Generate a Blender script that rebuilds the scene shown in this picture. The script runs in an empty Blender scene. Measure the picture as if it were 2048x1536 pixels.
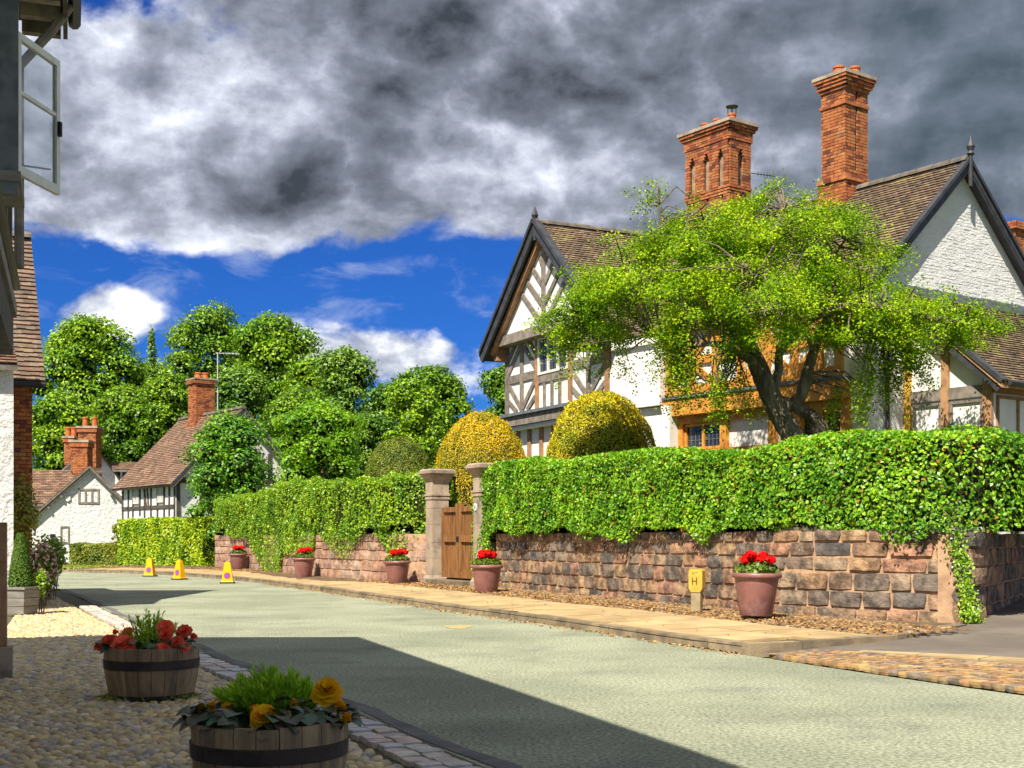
import bpy, bmesh, math, random
import numpy as np
from mathutils import Vector, Matrix

SC = bpy.context.scene
COL = SC.collection
rnd = random.Random(11)
RNG = np.random.default_rng(11)
R = math.radians

# ------------------------------------------------------------------ camera
CAM_H, FPX, HOR = 1.27, 2600.0, 1078.0        # eye height (m), focal length and horizon row on a 2048 px wide frame
cam_d = bpy.data.cameras.new('camera'); cam = bpy.data.objects.new('camera', cam_d); COL.objects.link(cam)
cam.location = (0, 0, CAM_H); cam.rotation_euler = (R(90), 0, 0)
cam_d.sensor_width = 36; cam_d.lens = 36 * FPX / 2048; cam_d.shift_y = (HOR - 768) / 2048
cam_d.clip_start = 0.05; cam_d.clip_end = 2000
SC.camera = cam
SC.view_settings.view_transform = 'Standard'; SC.view_settings.look = 'None'
SC.view_settings.exposure = 1.75; SC.view_settings.gamma = 1.0
SC.cycles.use_denoising = True
SC.cycles.max_bounces = 6; SC.cycles.transparent_max_bounces = 12
SC.cycles.sample_clamp_indirect = 6

def at(x, y, Y):
    """world point seen at pixel (x, y) of the 2048 x 1536 photograph when it lies Y metres ahead"""
    return Vector(((x - 1024) / FPX * Y, Y, CAM_H - (y - HOR) / FPX * Y))

# ------------------------------------------------------------------ sun
SUN_EL = R(51); LH = Vector((0.42, 0.907, 0)).normalized()
LDIR = Vector((LH.x * math.cos(SUN_EL), LH.y * math.cos(SUN_EL), -math.sin(SUN_EL)))
sd = bpy.data.lights.new('sun', 'SUN'); sd.energy = 2.75; sd.angle = R(0.5); sd.color = (1.0, 0.93, 0.80)
so = bpy.data.objects.new('sun', sd); COL.objects.link(so); so.location = (-20, -30, 60)
so.rotation_euler = LDIR.to_track_quat('-Z', 'Y').to_euler()

# ------------------------------------------------------------------ node helper
class NT:
    def __init__(s, tree): s.t = tree; s.n = tree.nodes; s.l = tree.links
    def node(s, kind, **kw):
        n = s.n.new(kind)
        for k, v in kw.items(): setattr(n, k, v)
        return n
    def put(s, sock, v):
        if isinstance(v, bpy.types.NodeSocket): s.l.new(v, sock)
        elif isinstance(v, (tuple, list)) and len(v) == 3 and sock.type == 'RGBA': sock.default_value = (*v, 1)
        else: sock.default_value = v
    def math(s, op, a, b=0.0, c=None, clamp=False):
        n = s.node('ShaderNodeMath', operation=op, use_clamp=clamp)
        s.put(n.inputs[0], a); s.put(n.inputs[1], b)
        if c is not None: s.put(n.inputs[2], c)
        return n.outputs[0]
    def noise(s, vec, scale, detail=4, rough=0.55, dist=0.0):
        n = s.node('ShaderNodeTexNoise'); s.put(n.inputs['Vector'], vec)
        n.inputs['Scale'].default_value = scale; n.inputs['Detail'].default_value = detail
        n.inputs['Roughness'].default_value = rough; n.inputs['Distortion'].default_value = dist
        return n.outputs['Fac']
    def ramp(s, fac, stops):
        n = s.node('ShaderNodeValToRGB'); s.put(n.inputs[0], fac); e = n.color_ramp.elements
        while len(e) < len(stops): e.new(0.5)
        for el, (p, c) in zip(e, stops):
            el.position = p; el.color = (*c, 1) if len(c) == 3 else c
        return n.outputs[0]
    def mix(s, fac, a, b, blend='MIX'):
        n = s.node('ShaderNodeMix', data_type='RGBA', blend_type=blend)
        s.put(n.inputs[0], fac); s.put(n.inputs[6], a); s.put(n.inputs[7], b); return n.outputs[2]
    def sstep(s, v, lo, hi, a=0.0, b=1.0):
        n = s.node('ShaderNodeMapRange', interpolation_type='SMOOTHSTEP')
        s.put(n.inputs[0], v)
        for i, q in enumerate((lo, hi, a, b)): s.put(n.inputs[1 + i], q)
        return n.outputs[0]
    def vmul(s, v, k):
        n = s.node('ShaderNodeVectorMath', operation='MULTIPLY'); s.put(n.inputs[0], v); n.inputs[1].default_value = k; return n.outputs[0]
    def vadd(s, v, k):
        n = s.node('ShaderNodeVectorMath', operation='ADD'); s.put(n.inputs[0], v); s.put(n.inputs[1], k); return n.outputs[0]

# ------------------------------------------------------------------ sky: clear blue with heavy broken cloud
W = bpy.data.worlds.new('World'); SC.world = W; W.use_nodes = True
nt = NT(W.node_tree); nt.n.clear()
sky = nt.node('ShaderNodeTexSky', sky_type='NISHITA'); sky.sun_disc = False
sky.sun_elevation = SUN_EL; sky.sun_rotation = math.atan2(-LH.x, -LH.y) % (2 * math.pi)
sky.air_density = 1.0; sky.dust_density = 0.3; sky.ozone_density = 3.0
tc = nt.node('ShaderNodeTexCoord').outputs['Generated']
sx = nt.node('ShaderNodeSeparateXYZ'); nt.put(sx.inputs[0], tc)
X_, Y_, Z_ = sx.outputs
ay = nt.math('MAXIMUM', nt.math('ABSOLUTE', Y_), 0.05)
A_ = nt.math('DIVIDE', X_, ay)
E_ = nt.math('DIVIDE', Z_, nt.math('MAXIMUM', nt.math('SQRT', nt.math('ADD', nt.math('MULTIPLY', X_, X_), nt.math('MULTIPLY', Y_, Y_))), 0.05))
def bump(px, py, rx, ry):                     # a cloud (or a hole in the cloud) in the direction of photograph pixel px, py
    a = nt.math('MULTIPLY', nt.math('SUBTRACT', A_, (px - 1024) / FPX), FPX / rx)
    e = nt.math('MULTIPLY', nt.math('SUBTRACT', E_, (HOR - py) / FPX), FPX / ry)
    return nt.math('POWER', 2.718, nt.math('MULTIPLY', nt.math('ADD', nt.math('MULTIPLY', a, a), nt.math('MULTIPLY', e, e)), -1.0))
def field(v):
    n1 = nt.noise(v, 5.2, 9, 0.54, 0.2); n2 = nt.noise(nt.vadd(v, (3.1, 1.7, 0.4)), 17.0, 8, 0.58, 0.25); n3 = nt.noise(nt.vadd(v, (8.1, 2.7, 5.4)), 10.0, 7, 0.55, 0.2)
    puff = nt.math('MULTIPLY', nt.math('ABSOLUTE', nt.math('SUBTRACT', n3, 0.5)), 2.0)
    return nt.math('ADD', nt.math('ADD', nt.math('MULTIPLY', n1, 0.62), nt.math('MULTIPLY', n2, 0.28)), nt.math('MULTIPLY', puff, 0.42))
vec = nt.vmul(tc, (1.0, 1.0, 1.55))
d0 = field(vec); d1 = field(nt.vadd(vec, (-0.012, -0.010, 0.040)))          # second sample a little towards the sun: relief
bias = nt.sstep(E_, 0.190, 0.265, -0.13, 0.24)
for px, py, rx, ry, k in ((215, 640, 105, 62, 0.36), (770, 715, 230, 70, 0.36), (560, 575, 280, 55, -0.14), (60, 590, 130, 50, -0.06), (900, 560, 170, 75, -0.16), (250, 40, 110, 70, -0.24),
                          (250, 455, 280, 60, 0.16), (1100, 700, 200, 120, 0.06)):
    bias = nt.math('ADD', bias, nt.math('MULTIPLY', bump(px, py, rx, ry), k))
dens = nt.math('ADD', d0, bias)
cover = nt.sstep(dens, 0.47, 0.63)
dark = nt.math('MULTIPLY', bump(620, 350, 260, 120), 0.16)
for px, py, rx, ry, k in ((760, 60, 300, 120, 0.22), (1250, 190, 280, 110, 0.16), (1900, 250, 420, 330, 0.20), (340, 260, 130, 200, -0.10), (1150, 330, 300, 70, -0.12), (1590, 350, 110, 60, -0.22), (480, 520, 300, 50, -0.08), (1080, 20, 140, 50, -0.12)):
    dark = nt.math('ADD', dark, nt.math('MULTIPLY', bump(px, py, rx, ry), k))
relief = nt.math('MULTIPLY', nt.math('SUBTRACT', d0, d1), 1.7)
crisp = nt.noise(nt.vadd(nt.vmul(tc, (1.0, 1.0, 0.8)), (1.3, 6.2, 0.9)), 34.0, 7, 0.62, 0.4)
tone = nt.math('ADD', nt.math('MULTIPLY', nt.math('SUBTRACT', crisp, 0.5), 0.22), nt.math('ADD', nt.math('SUBTRACT', nt.math('ADD', d0, dark), relief), nt.math('ADD', nt.math('MULTIPLY', nt.sstep(dens, 0.50, 0.68), 0.10), nt.math('MULTIPLY', nt.sstep(E_, 0.20, 0.30, 1.0, 0.0), 0.06))))
ccol = nt.ramp(nt.math('DIVIDE', nt.math('SUBTRACT', tone, 0.245), 0.76, clamp=True), [(0.0, (0.90, 0.92, 0.98)), (0.22, (0.51, 0.54, 0.63)), (0.42, (0.28, 0.303, 0.372)), (0.62, (0.155, 0.172, 0.215)), (1.0, (0.040, 0.048, 0.062))])
low = nt.sstep(E_, 0.165, 0.235, 1.0, 0.0)
lowc = nt.ramp(nt.math('ADD', nt.math('MULTIPLY', nt.math('SUBTRACT', d0, d1), 3.2), nt.math('MULTIPLY', d0, 0.6)), [(0.0, (0.30, 0.33, 0.41)), (0.22, (0.48, 0.51, 0.58)), (0.40, (0.72, 0.74, 0.78)), (0.60, (0.93, 0.93, 0.94))])
ccol = nt.mix(low, ccol, lowc)
blue = nt.mix(1.0, nt.mix(1.0, sky.outputs[0], (0.060, 0.060, 0.060), 'MULTIPLY'), (0.058, 0.195, 0.50), 'MULTIPLY')
slate = nt.math('MULTIPLY', bump(1950, 220, 430, 460), 0.5)
ccol = nt.mix(slate, ccol, (0.085, 0.125, 0.165))
ccol = nt.mix(1.0, ccol, (0.44, 0.44, 0.44), 'MULTIPLY')
wisp = nt.math('MULTIPLY', nt.sstep(nt.noise(nt.vadd(nt.vmul(tc, (1.0, 1.0, 2.6)), (5.5, 0.3, 2.2)), 13.0, 8, 0.62, 0.6), 0.50, 0.78), 0.40)
blue = nt.mix(wisp, blue, (0.24, 0.26, 0.30))
fin = nt.mix(cover, blue, ccol)
bg = nt.node('ShaderNodeBackground'); nt.put(bg.inputs[0], fin); bg.inputs[1].default_value = 1.0
wo = nt.node('ShaderNodeOutputWorld'); nt.l.new(bg.outputs[0], wo.inputs[0])

# ------------------------------------------------------------------ materials
def mat(name, c, c2=None, scale=3.0, rough=0.8, bump=0.0, bscale=30.0, orand=0.0, island=None, spec=0.3, transl=0.0, stain=None, stretch=(1, 1, 1), detail=5, lo=0.35, hi=0.65, ramp_rand=None, bdist=0.02, coords='pos', grain=None):
    m = bpy.data.materials.new(name); m.use_nodes = True
    n = NT(m.node_tree); bs = n.n['Principled BSDF']
    if coords == 'pos': pos = n.node('ShaderNodeNewGeometry').outputs['Position']
    else: pos = n.node('ShaderNodeTexCoord').outputs['Object']
    v = n.vmul(pos, stretch)
    col = None
    if island:
        g = n.node('ShaderNodeNewGeometry'); col = n.ramp(g.outputs['Random Per Island'], island)
    elif ramp_rand:
        oi = n.node('ShaderNodeObjectInfo'); col = n.ramp(oi.outputs['Random'], ramp_rand)
    f = n.noise(v, scale, detail)
    f = n.sstep(f, lo, hi)
    if c2 is not None:
        base = n.mix(f, c, c2)
        col = base if col is None else n.mix(1.0, col, base, 'MULTIPLY')
    elif col is None:
        col = n.mix(0.0, c, c)
    if stain:                                   # (colour, scale, low, high, strength)
        sc_, s_, l_, h_, k_ = stain
        col = n.mix(n.math('MULTIPLY', n.sstep(n.noise(n.vadd(pos, (9.1, 4.2, 2.7)), s_, 6, 0.65), l_, h_), k_), col, sc_)
    if grain:                                   # fine aggregate speckle
        gs, gk = grain; gf_ = n.sstep(n.noise(pos, gs, 3, .7), .36, .64, 1 - gk, 1 + gk)
        cm = n.node('ShaderNodeMix', data_type='RGBA', blend_type='MULTIPLY'); cm.inputs[0].default_value = 1.0; n.put(cm.inputs[6], col); n.put(cm.inputs[7], gf_); col = cm.outputs[2]
    if orand:
        oi = n.node('ShaderNodeObjectInfo')
        h = n.node('ShaderNodeHueSaturation'); h.inputs['Saturation'].default_value = 1.0
        n.put(h.inputs['Value'], n.math('ADD', n.math('MULTIPLY', oi.outputs['Random'], 2 * orand), 1 - orand)); n.put(h.inputs['Color'], col); col = h.outputs[0]
    n.put(bs.inputs['Base Color'], col)
    bs.inputs['Roughness'].default_value = rough; bs.inputs['Specular IOR Level'].default_value = spec
    if bump:
        b = n.node('ShaderNodeBump'); b.inputs['Strength'].default_value = bump; b.inputs['Distance'].default_value = bdist
        n.put(b.inputs['Height'], n.noise(v, bscale, 6, 0.65)); n.l.new(b.outputs[0], bs.inputs['Normal'])
    if transl:
        tr = n.node('ShaderNodeBsdfTranslucent'); n.put(tr.inputs[0], n.mix(1.0, col, (1.15, 1.1, 0.55), 'MULTIPLY'))
        mx = n.node('ShaderNodeMixShader'); mx.inputs[0].default_value = transl
        n.l.new(bs.outputs[0], mx.inputs[1]); n.l.new(tr.outputs[0], mx.inputs[2])
        n.l.new(mx.outputs[0], n.n['Material Output'].inputs[0])
    return m

def leafmat(name, dark, mid, light, rough=0.45, spec=0.4, transl=0.3, odd=None, scale=1.2):
    st = [(0.0, dark), (0.38, mid), (0.8, light), (1.0, tuple(min(1, x * 1.25) for x in light))]
    if odd: st = [(0.0, odd), (0.035, odd), (0.04, dark)] + st[1:]
    return mat(name, (1.15, 1.06, 1.0), (0.60, 0.72, 0.75), scale=scale, rough=rough, spec=spec, transl=transl, island=st)

def glass_mat():
    m = bpy.data.materials.new('clear_glass'); m.use_nodes = True; n = NT(m.node_tree); n.n.remove(n.n['Principled BSDF'])
    t = n.node('ShaderNodeBsdfTransparent'); t.inputs[0].default_value = (0.93, 0.96, 0.95, 1)
    g = n.node('ShaderNodeBsdfGlossy'); g.inputs['Roughness'].default_value = 0.02
    f = n.node('ShaderNodeLayerWeight'); f.inputs[0].default_value = 0.5
    mx = n.node('ShaderNodeMixShader'); n.put(mx.inputs[0], n.math('ADD', n.math('MULTIPLY', n.math('POWER', f.outputs['Facing'], 3.0), 0.5), 0.06)); n.l.new(t.outputs[0], mx.inputs[1]); n.l.new(g.outputs[0], mx.inputs[2])
    n.l.new(mx.outputs[0], n.n['Material Output'].inputs[0]); return m

MT = {}
MT['road'] = mat('road_asphalt', (0.222, 0.236, 0.165), (0.300, 0.314, 0.222), scale=0.5, rough=0.9, bump=0.5, bscale=80, stain=((0.12, 0.12, 0.105), 1.3, 0.48, 0.78, 0.55), spec=0.2, bdist=0.02, grain=(34, .42))
MT['drive'] = mat('drive_asphalt', (0.135, 0.112, 0.092), (0.185, 0.155, 0.125), scale=0.8, rough=0.9, bump=0.5, bscale=80, spec=0.2, stain=((0.07, 0.065, 0.06), 1.6, 0.5, 0.75, 0.6))
MT['channel'] = mat('channel_concrete', (0.17, 0.165, 0.16), (0.11, 0.105, 0.105), scale=3, rough=0.9, bump=0.5, bscale=70)
MT['earth'] = mat('earth', (0.16, 0.105, 0.055), (0.09, 0.06, 0.035), scale=4, bump=0.6, bscale=30)
MT['cobbed'] = mat('cobble_bed', (0.12, 0.095, 0.055), (0.075, 0.075, 0.038), scale=4, bump=0.7, bscale=60)
MT['grassland'] = mat('grassland', (0.07, 0.12, 0.02), (0.12, 0.14, 0.03), scale=0.3, bump=0.5, bscale=10)
MT['slab'] = mat('paving_sandstone', (0.46, 0.33, 0.165), (0.36, 0.25, 0.125), scale=2.2, rough=0.9, bump=0.35, bscale=45, orand=0.12, stain=((0.17, 0.13, 0.085), 2.6, 0.55, 0.78, 0.55))
MT['kerb'] = mat('kerb_stone', (0.27, 0.205, 0.125), (0.15, 0.12, 0.08), scale=4, rough=0.9, bump=0.5, bscale=40, orand=0.2)
MT['cobble'] = mat('cobble_stone', (1.1, 1.08, 1.05), (0.66, 0.66, 0.66), scale=9, rough=0.55, bump=0.3, bscale=70, spec=0.45, island=[(0.0, (0.44, 0.31, 0.17)), (0.25, (0.66, 0.50, 0.22)), (0.5, (0.48, 0.40, 0.28)), (0.7, (0.74, 0.57, 0.24)), (0.88, (0.34, 0.31, 0.29)), (1.0, (0.78, 0.65, 0.42))])
MT['cobble_one'] = mat('cobble_single', (1.1, 1.08, 1.05), (0.66, 0.66, 0.66), scale=9, rough=0.55, bump=0.3, bscale=70, spec=0.45, ramp_rand=[(0.0, (0.44, 0.31, 0.17)), (0.25, (0.66, 0.50, 0.22)), (0.5, (0.48, 0.40, 0.28)), (0.7, (0.74, 0.57, 0.24)), (0.88, (0.34, 0.31, 0.29)), (1.0, (0.78, 0.65, 0.42))])
MT['sett'] = mat('sett_stone', (1.1, 1.08, 1.05), (0.75, 0.74, 0.74), scale=8, rough=0.65, bump=0.35, bscale=60, ramp_rand=[(0.0, (0.60, 0.54, 0.46)), (0.4, (0.56, 0.42, 0.35)), (0.7, (0.47, 0.48, 0.49)), (1.0, (0.66, 0.58, 0.47))])
MT['crossing'] = mat('crossing_sett', (1.1, 1.05, 1.0), (0.6, 0.6, 0.6), scale=7, rough=0.8, bump=0.4, bscale=50, ramp_rand=[(0.0, (0.44, 0.29, 0.13)), (0.35, (0.38, 0.22, 0.11)), (0.6, (0.24, 0.20, 0.17)), (0.8, (0.50, 0.35, 0.15)), (1.0, (0.33, 0.17, 0.10))])
MT['stone'] = mat('wall_sandstone', (1.18, 1.12, 1.06), (0.42, 0.40, 0.39), scale=6, rough=0.9, bump=0.9, bscale=22, bdist=0.03,
                  ramp_rand=[(0.0, (0.17, 0.145, 0.125)), (0.14, (0.21, 0.17, 0.14)), (0.28, (0.35, 0.215, 0.125)), (0.45, (0.43, 0.29, 0.17)), (0.6, (0.42, 0.23, 0.155)), (0.74, (0.36, 0.26, 0.17)), (0.88, (0.16, 0.145, 0.135)), (1.0, (0.46, 0.34, 0.22))],
                  stain=((0.055, 0.052, 0.05), 2.3, 0.52, 0.66, 0.75))
MT['stone_pink'] = mat('wall_pink_sandstone', (1.12, 1.08, 1.05), (0.62, 0.58, 0.56), scale=4, rough=0.9, bump=0.7, bscale=26, bdist=0.03,
                  ramp_rand=[(0.0, (0.36, 0.20, 0.145)), (0.3, (0.46, 0.29, 0.20)), (0.6, (0.42, 0.25, 0.17)), (0.85, (0.50, 0.37, 0.28)), (1.0, (0.30, 0.19, 0.15))],
                  stain=((0.075, 0.06, 0.055), 1.5, 0.56, 0.72, 0.75))
MT['margin'] = mat('margin_stone', (1.1, 1.05, 1.0), (0.55, 0.5, 0.45), scale=7, rough=0.8, bump=0.3, bscale=60, island=[(0.0, (0.20, 0.12, 0.06)), (0.35, (0.30, 0.18, 0.08)), (0.65, (0.14, 0.105, 0.075)), (0.9, (0.36, 0.24, 0.11)), (1.0, (0.28, 0.25, 0.20))])
MT['mortar'] = mat('lime_mortar', (0.52, 0.33, 0.20), (0.36, 0.22, 0.135), scale=6, rough=0.95, bump=0.6, bscale=60)
MT['pillar'] = mat('pillar_stone', (0.42, 0.325, 0.24), (0.30, 0.23, 0.175), scale=2.5, rough=0.9, bump=0.4, bscale=35, stain=((0.10, 0.085, 0.075), 2.2, 0.5, 0.7, 0.7), stretch=(1, 1, 0.6))
MT['gate'] = mat('gate_oak', (0.30, 0.14, 0.045), (0.15, 0.065, 0.022), scale=3, rough=0.7, bump=0.4, bscale=30, stretch=(6, 6, 0.6))
MT['iron'] = mat('black_iron', (0.02, 0.02, 0.022), rough=0.5)
MT['terracotta'] = mat('plum_glazed_pot', (0.27, 0.115, 0.10), (0.20, 0.085, 0.08), scale=4, rough=0.38, bump=0.2, bscale=18, spec=0.5, orand=0.12, stain=((0.42, 0.30, 0.25), 4, 0.52, 0.75, 0.55))
MT['soil'] = mat('potting_soil', (0.035, 0.024, 0.016), (0.02, 0.014, 0.01), scale=20, bump=0.8, bscale=40)
MT['render'] = mat('white_roughcast', (0.78, 0.77, 0.74), (0.70, 0.69, 0.66), scale=1.2, rough=0.95, bump=1.0, bscale=6.5, bdist=0.10, stain=((0.55, 0.52, 0.46), 0.8, 0.6, 0.85, 0.4))
MT['plaster'] = mat('cream_plaster', (0.80, 0.78, 0.74), (0.74, 0.71, 0.66), scale=1.0, rough=0.95, bump=0.15, bscale=12, stain=((0.54, 0.47, 0.39), 1.3, 0.50, 0.80, 0.65))
MT['wbrick'] = mat('whitewashed_brick', (0.76, 0.755, 0.73), (0.68, 0.68, 0.67), scale=1.5, rough=0.92, bump=0.9, bscale=9, bdist=0.05, stretch=(1, 1, 2.6), stain=((0.46, 0.44, 0.38), 0.9, 0.6, 0.85, 0.35))
MT['timber'] = mat('weathered_oak', (0.25, 0.21, 0.175), (0.15, 0.128, 0.108), scale=6, rough=0.85, bump=0.35, bscale=40, orand=0.18)
MT['timber_brown'] = mat('brown_oak', (0.40, 0.22, 0.11), (0.28, 0.15, 0.075), scale=6, rough=0.8, bump=0.3, bscale=40, orand=0.15)
MT['orange'] = mat('orange_oak', (0.62, 0.285, 0.05), (0.47, 0.19, 0.03), scale=5, rough=0.6, bump=0.2, bscale=40, orand=0.12)
MT['yellowdoor'] = mat('yellow_oak', (0.72, 0.42, 0.07), (0.60, 0.32, 0.05), scale=4, rough=0.5, stretch=(4, 4, .7))
MT['dark'] = mat('dark_stained_board', (0.035, 0.036, 0.042), (0.055, 0.056, 0.064), scale=4, rough=0.55, bump=0.2, bscale=30)
MT['blacktimber'] = mat('tarred_timber', (0.10, 0.085, 0.07), (0.06, 0.052, 0.045), scale=6, rough=0.8)
MT['pane'] = mat('window_glass', (0.018, 0.022, 0.026), (0.035, 0.040, 0.046), scale=3, rough=0.06, spec=0.6)
MT['paneblind'] = mat('window_with_blind', (0.42, 0.39, 0.32), (0.36, 0.34, 0.28), scale=4, rough=0.15, spec=0.6)
MT['glass'] = glass_mat()
MT['lead'] = mat('lead', (0.10, 0.11, 0.12), (0.16, 0.17, 0.18), scale=8, rough=0.5)
MT['whitepaint'] = mat('white_paint', (0.74, 0.73, 0.68), (0.64, 0.63, 0.58), scale=6, rough=0.5)
MT['brick'] = mat('red_brick', (1.1, 1.06, 1.02), (0.7, 0.66, 0.64), scale=8, rough=0.9, bump=0.5, bscale=50, ramp_rand=[(0.0, (0.37, 0.13, 0.050)), (0.4, (0.44, 0.17, 0.060)), (0.66, (0.36, 0.10, 0.04)), (0.74, (0.14, 0.05, 0.035)), (0.86, (0.24, 0.08, 0.04)), (1.0, (0.48, 0.23, 0.10))], stain=((0.07, 0.05, 0.04), 1.6, 0.55, 0.75, 0.6))
MT['brick_mass'] = mat('red_brick_mass', (1.1, 1.06, 1.02), (0.7, 0.66, 0.64), scale=8, rough=0.9, bump=0.5, bscale=50, island=[(0.0, (0.37, 0.13, 0.050)), (0.4, (0.44, 0.17, 0.060)), (0.66, (0.36, 0.10, 0.04)), (0.74, (0.14, 0.05, 0.035)), (0.86, (0.24, 0.08, 0.04)), (1.0, (0.48, 0.23, 0.10))], stain=((0.07, 0.05, 0.04), 1.6, 0.55, 0.75, 0.6))
MT['bmortar'] = mat('brick_mortar', (0.36, 0.26, 0.17), (0.22, 0.15, 0.10), scale=5, rough=0.95)
MT['chimpot'] = mat('chimney_pot_clay', (0.50, 0.15, 0.045), (0.38, 0.10, 0.035), scale=6, rough=0.7)
tile_isl = [(0.0, (0.115, 0.085, 0.065)), (0.3, (0.20, 0.135, 0.095)), (0.6, (0.165, 0.13, 0.095)), (0.85, (0.27, 0.20, 0.13)), (1.0, (0.11, 0.095, 0.08))]
MT['tile'] = mat('clay_roof_tile', (1.1, 1.05, 1.0), (0.75, 0.72, 0.7), scale=2.5, rough=0.9, bump=0.3, bscale=40, island=tile_isl, stain=((0.33, 0.27, 0.10), 1.5, 0.50, 0.70, 0.8))
MT['tile_red'] = mat('red_clay_roof_tile', (1.1, 1.05, 1.0), (0.75, 0.72, 0.7), scale=2.5, rough=0.9, bump=0.3, bscale=40, island=[(p, (c[0] * 1.22, c[1] * 1.05, c[2] * 1.05)) for p, c in tile_isl], stain=((0.30, 0.25, 0.11), 1.0, 0.56, 0.76, 0.7))
MT['tile_one'] = mat('plain_clay_tile', (1.1, 1.05, 1.0), (0.75, 0.72, 0.7), scale=4, rough=0.9, bump=0.3, bscale=40, ramp_rand=[(p, (c[0] * .98, c[1] * .95, c[2] * 1.0)) for p, c in tile_isl], stain=((0.34, 0.28, 0.10), 3.0, 0.56, 0.72, 0.7))
MT['ridge'] = mat('ridge_tile', (0.17, 0.14, 0.11), (0.10, 0.09, 0.08), scale=5, rough=0.9, orand=0.2)
MT['bark'] = mat('bark', (0.31, 0.25, 0.17), (0.12, 0.092, 0.062), scale=3, rough=0.95, bump=1.0, bscale=14, bdist=0.06, stretch=(3, 3, 0.7), stain=((0.30, 0.27, 0.20), 3.5, 0.6, 0.78, 0.55))
MT['barrel'] = mat('barrel_oak', (0.40, 0.275, 0.145), (0.23, 0.16, 0.095), scale=3, rough=0.8, bump=0.5, bscale=22, stretch=(5, 5, 0.5), orand=0.2, stain=((0.12, 0.09, 0.065), 3.0, 0.52, 0.74, 0.6))
MT['hoop'] = mat('rusty_hoop', (0.030, 0.024, 0.022), (0.065, 0.042, 0.032), scale=6, rough=0.6, bump=0.2, bscale=40)
MT['planter'] = mat('planter_boards', (0.27, 0.25, 0.22), (0.19, 0.175, 0.15), scale=3, rough=0.85, bump=0.3, stretch=(1, 1, 6))
MT['cone'] = mat('cone_yellow', (0.80, 0.42, 0.005), (0.76, 0.38, 0.005), scale=3, rough=0.4)
MT['conebase'] = mat('cone_rubber', (0.03, 0.028, 0.026), rough=0.8)
MT['signred'] = mat('sign_red', (0.55, 0.03, 0.06), rough=0.4)
MT['signblue'] = mat('sign_blue', (0.13, 0.09, 0.50), rough=0.4)
MT['hydrant'] = mat('hydrant_yellow', (0.62, 0.41, 0.06), (0.50, 0.31, 0.05), scale=8, rough=0.6)
MT['concrete'] = mat('post_concrete', (0.36, 0.28, 0.16), (0.27, 0.21, 0.125), scale=6, rough=0.9, bump=0.4)
MT['yellowline'] = mat('yellow_paint', (0.46, 0.36, 0.10), (0.27, 0.26, 0.18), scale=9, rough=0.8)
MT['alu'] = mat('aerial_aluminium', (0.45, 0.46, 0.48), rough=0.4)
# leaves
MT['l_hedge'] = leafmat('hedge_leaf', (0.075, 0.24, 0.008), (0.15, 0.40, 0.012), (0.34, 0.58, 0.025), rough=0.40, spec=0.45, odd=(0.42, 0.20, 0.04))
MT['l_hedge2'] = leafmat('ivy_hedge_leaf', (0.09, 0.22, 0.010), (0.21, 0.40, 0.014), (0.37, 0.54, 0.030), rough=0.38, spec=0.5)
MT['l_bright'] = leafmat('privet_leaf', (0.16, 0.30, 0.010), (0.33, 0.50, 0.014), (0.50, 0.62, 0.03), rough=0.4)
MT['l_dull'] = leafmat('box_hedge_leaf', (0.12, 0.17, 0.016), (0.22, 0.26, 0.022), (0.30, 0.33, 0.04))
MT['l_haw'] = leafmat('hawthorn_leaf', (0.050, 0.15, 0.005), (0.19, 0.37, 0.006), (0.41, 0.55, 0.010), rough=0.6, spec=0.15, transl=0.38, scale=0.8)
MT['l_yewgold'] = leafmat('golden_yew_leaf', (0.15, 0.20, 0.006), (0.46, 0.44, 0.008), (0.80, 0.65, 0.012), transl=0.2, scale=2.0)
MT['l_yewgold2'] = leafmat('orange_gold_yew_leaf', (0.17, 0.19, 0.006), (0.52, 0.42, 0.008), (0.80, 0.57, 0.012), transl=0.2, scale=2.0)
MT['l_yewgreen'] = leafmat('green_yew_leaf', (0.045, 0.10, 0.008), (0.11, 0.18, 0.012), (0.26, 0.30, 0.02), transl=0.15, scale=2.0)
MT['l_holly'] = leafmat('holly_leaf', (0.035, 0.13, 0.010), (0.09, 0.27, 0.014), (0.22, 0.44, 0.03), rough=0.42, spec=0.4)
MT['l_lime'] = leafmat('lime_green_leaf', (0.11, 0.27, 0.010), (0.20, 0.42, 0.014), (0.30, 0.52, 0.025), transl=0.4)
MT['l_wood'] = [leafmat('woodland_leaf_%s' % k, d, m_, l_, transl=0.3, scale=0.35) for k, d, m_, l_ in (
    ('sycamore', (0.050, 0.127, 0.004), (0.158, 0.317, 0.009), (0.334, 0.528, 0.018)), ('oak', (0.039, 0.105, 0.004), (0.115, 0.259, 0.009), (0.264, 0.440, 0.018)),
    ('ash', (0.044, 0.110, 0.011), (0.122, 0.259, 0.025), (0.264, 0.440, 0.053)), ('fir', (0.033, 0.094, 0.007), (0.101, 0.223, 0.012), (0.211, 0.370, 0.022)))]
MT['inner'] = mat('dark_core_fill', (0.020, 0.035, 0.008), (0.030, 0.024, 0.012), scale=6, rough=1.0, spec=0.0)  # near-black fill for the solid cores added inside foliage
MT['l_begonia'] = mat('begonia_leaf', (0.05, 0.11, 0.045), (0.09, 0.17, 0.055), scale=14, rough=0.35, spec=0.5, orand=0.3, bump=0.3, bscale=30)
MT['l_bronze'] = mat('bronze_begonia_leaf', (0.055, 0.135, 0.065), (0.12, 0.085, 0.055), scale=9, rough=0.35, spec=0.5, orand=0.35, bump=0.3, bscale=30)
MT['l_feather'] = leafmat('feathery_leaf', (0.18, 0.40, 0.015), (0.38, 0.64, 0.02), (0.55, 0.74, 0.05), transl=0.3)
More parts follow.
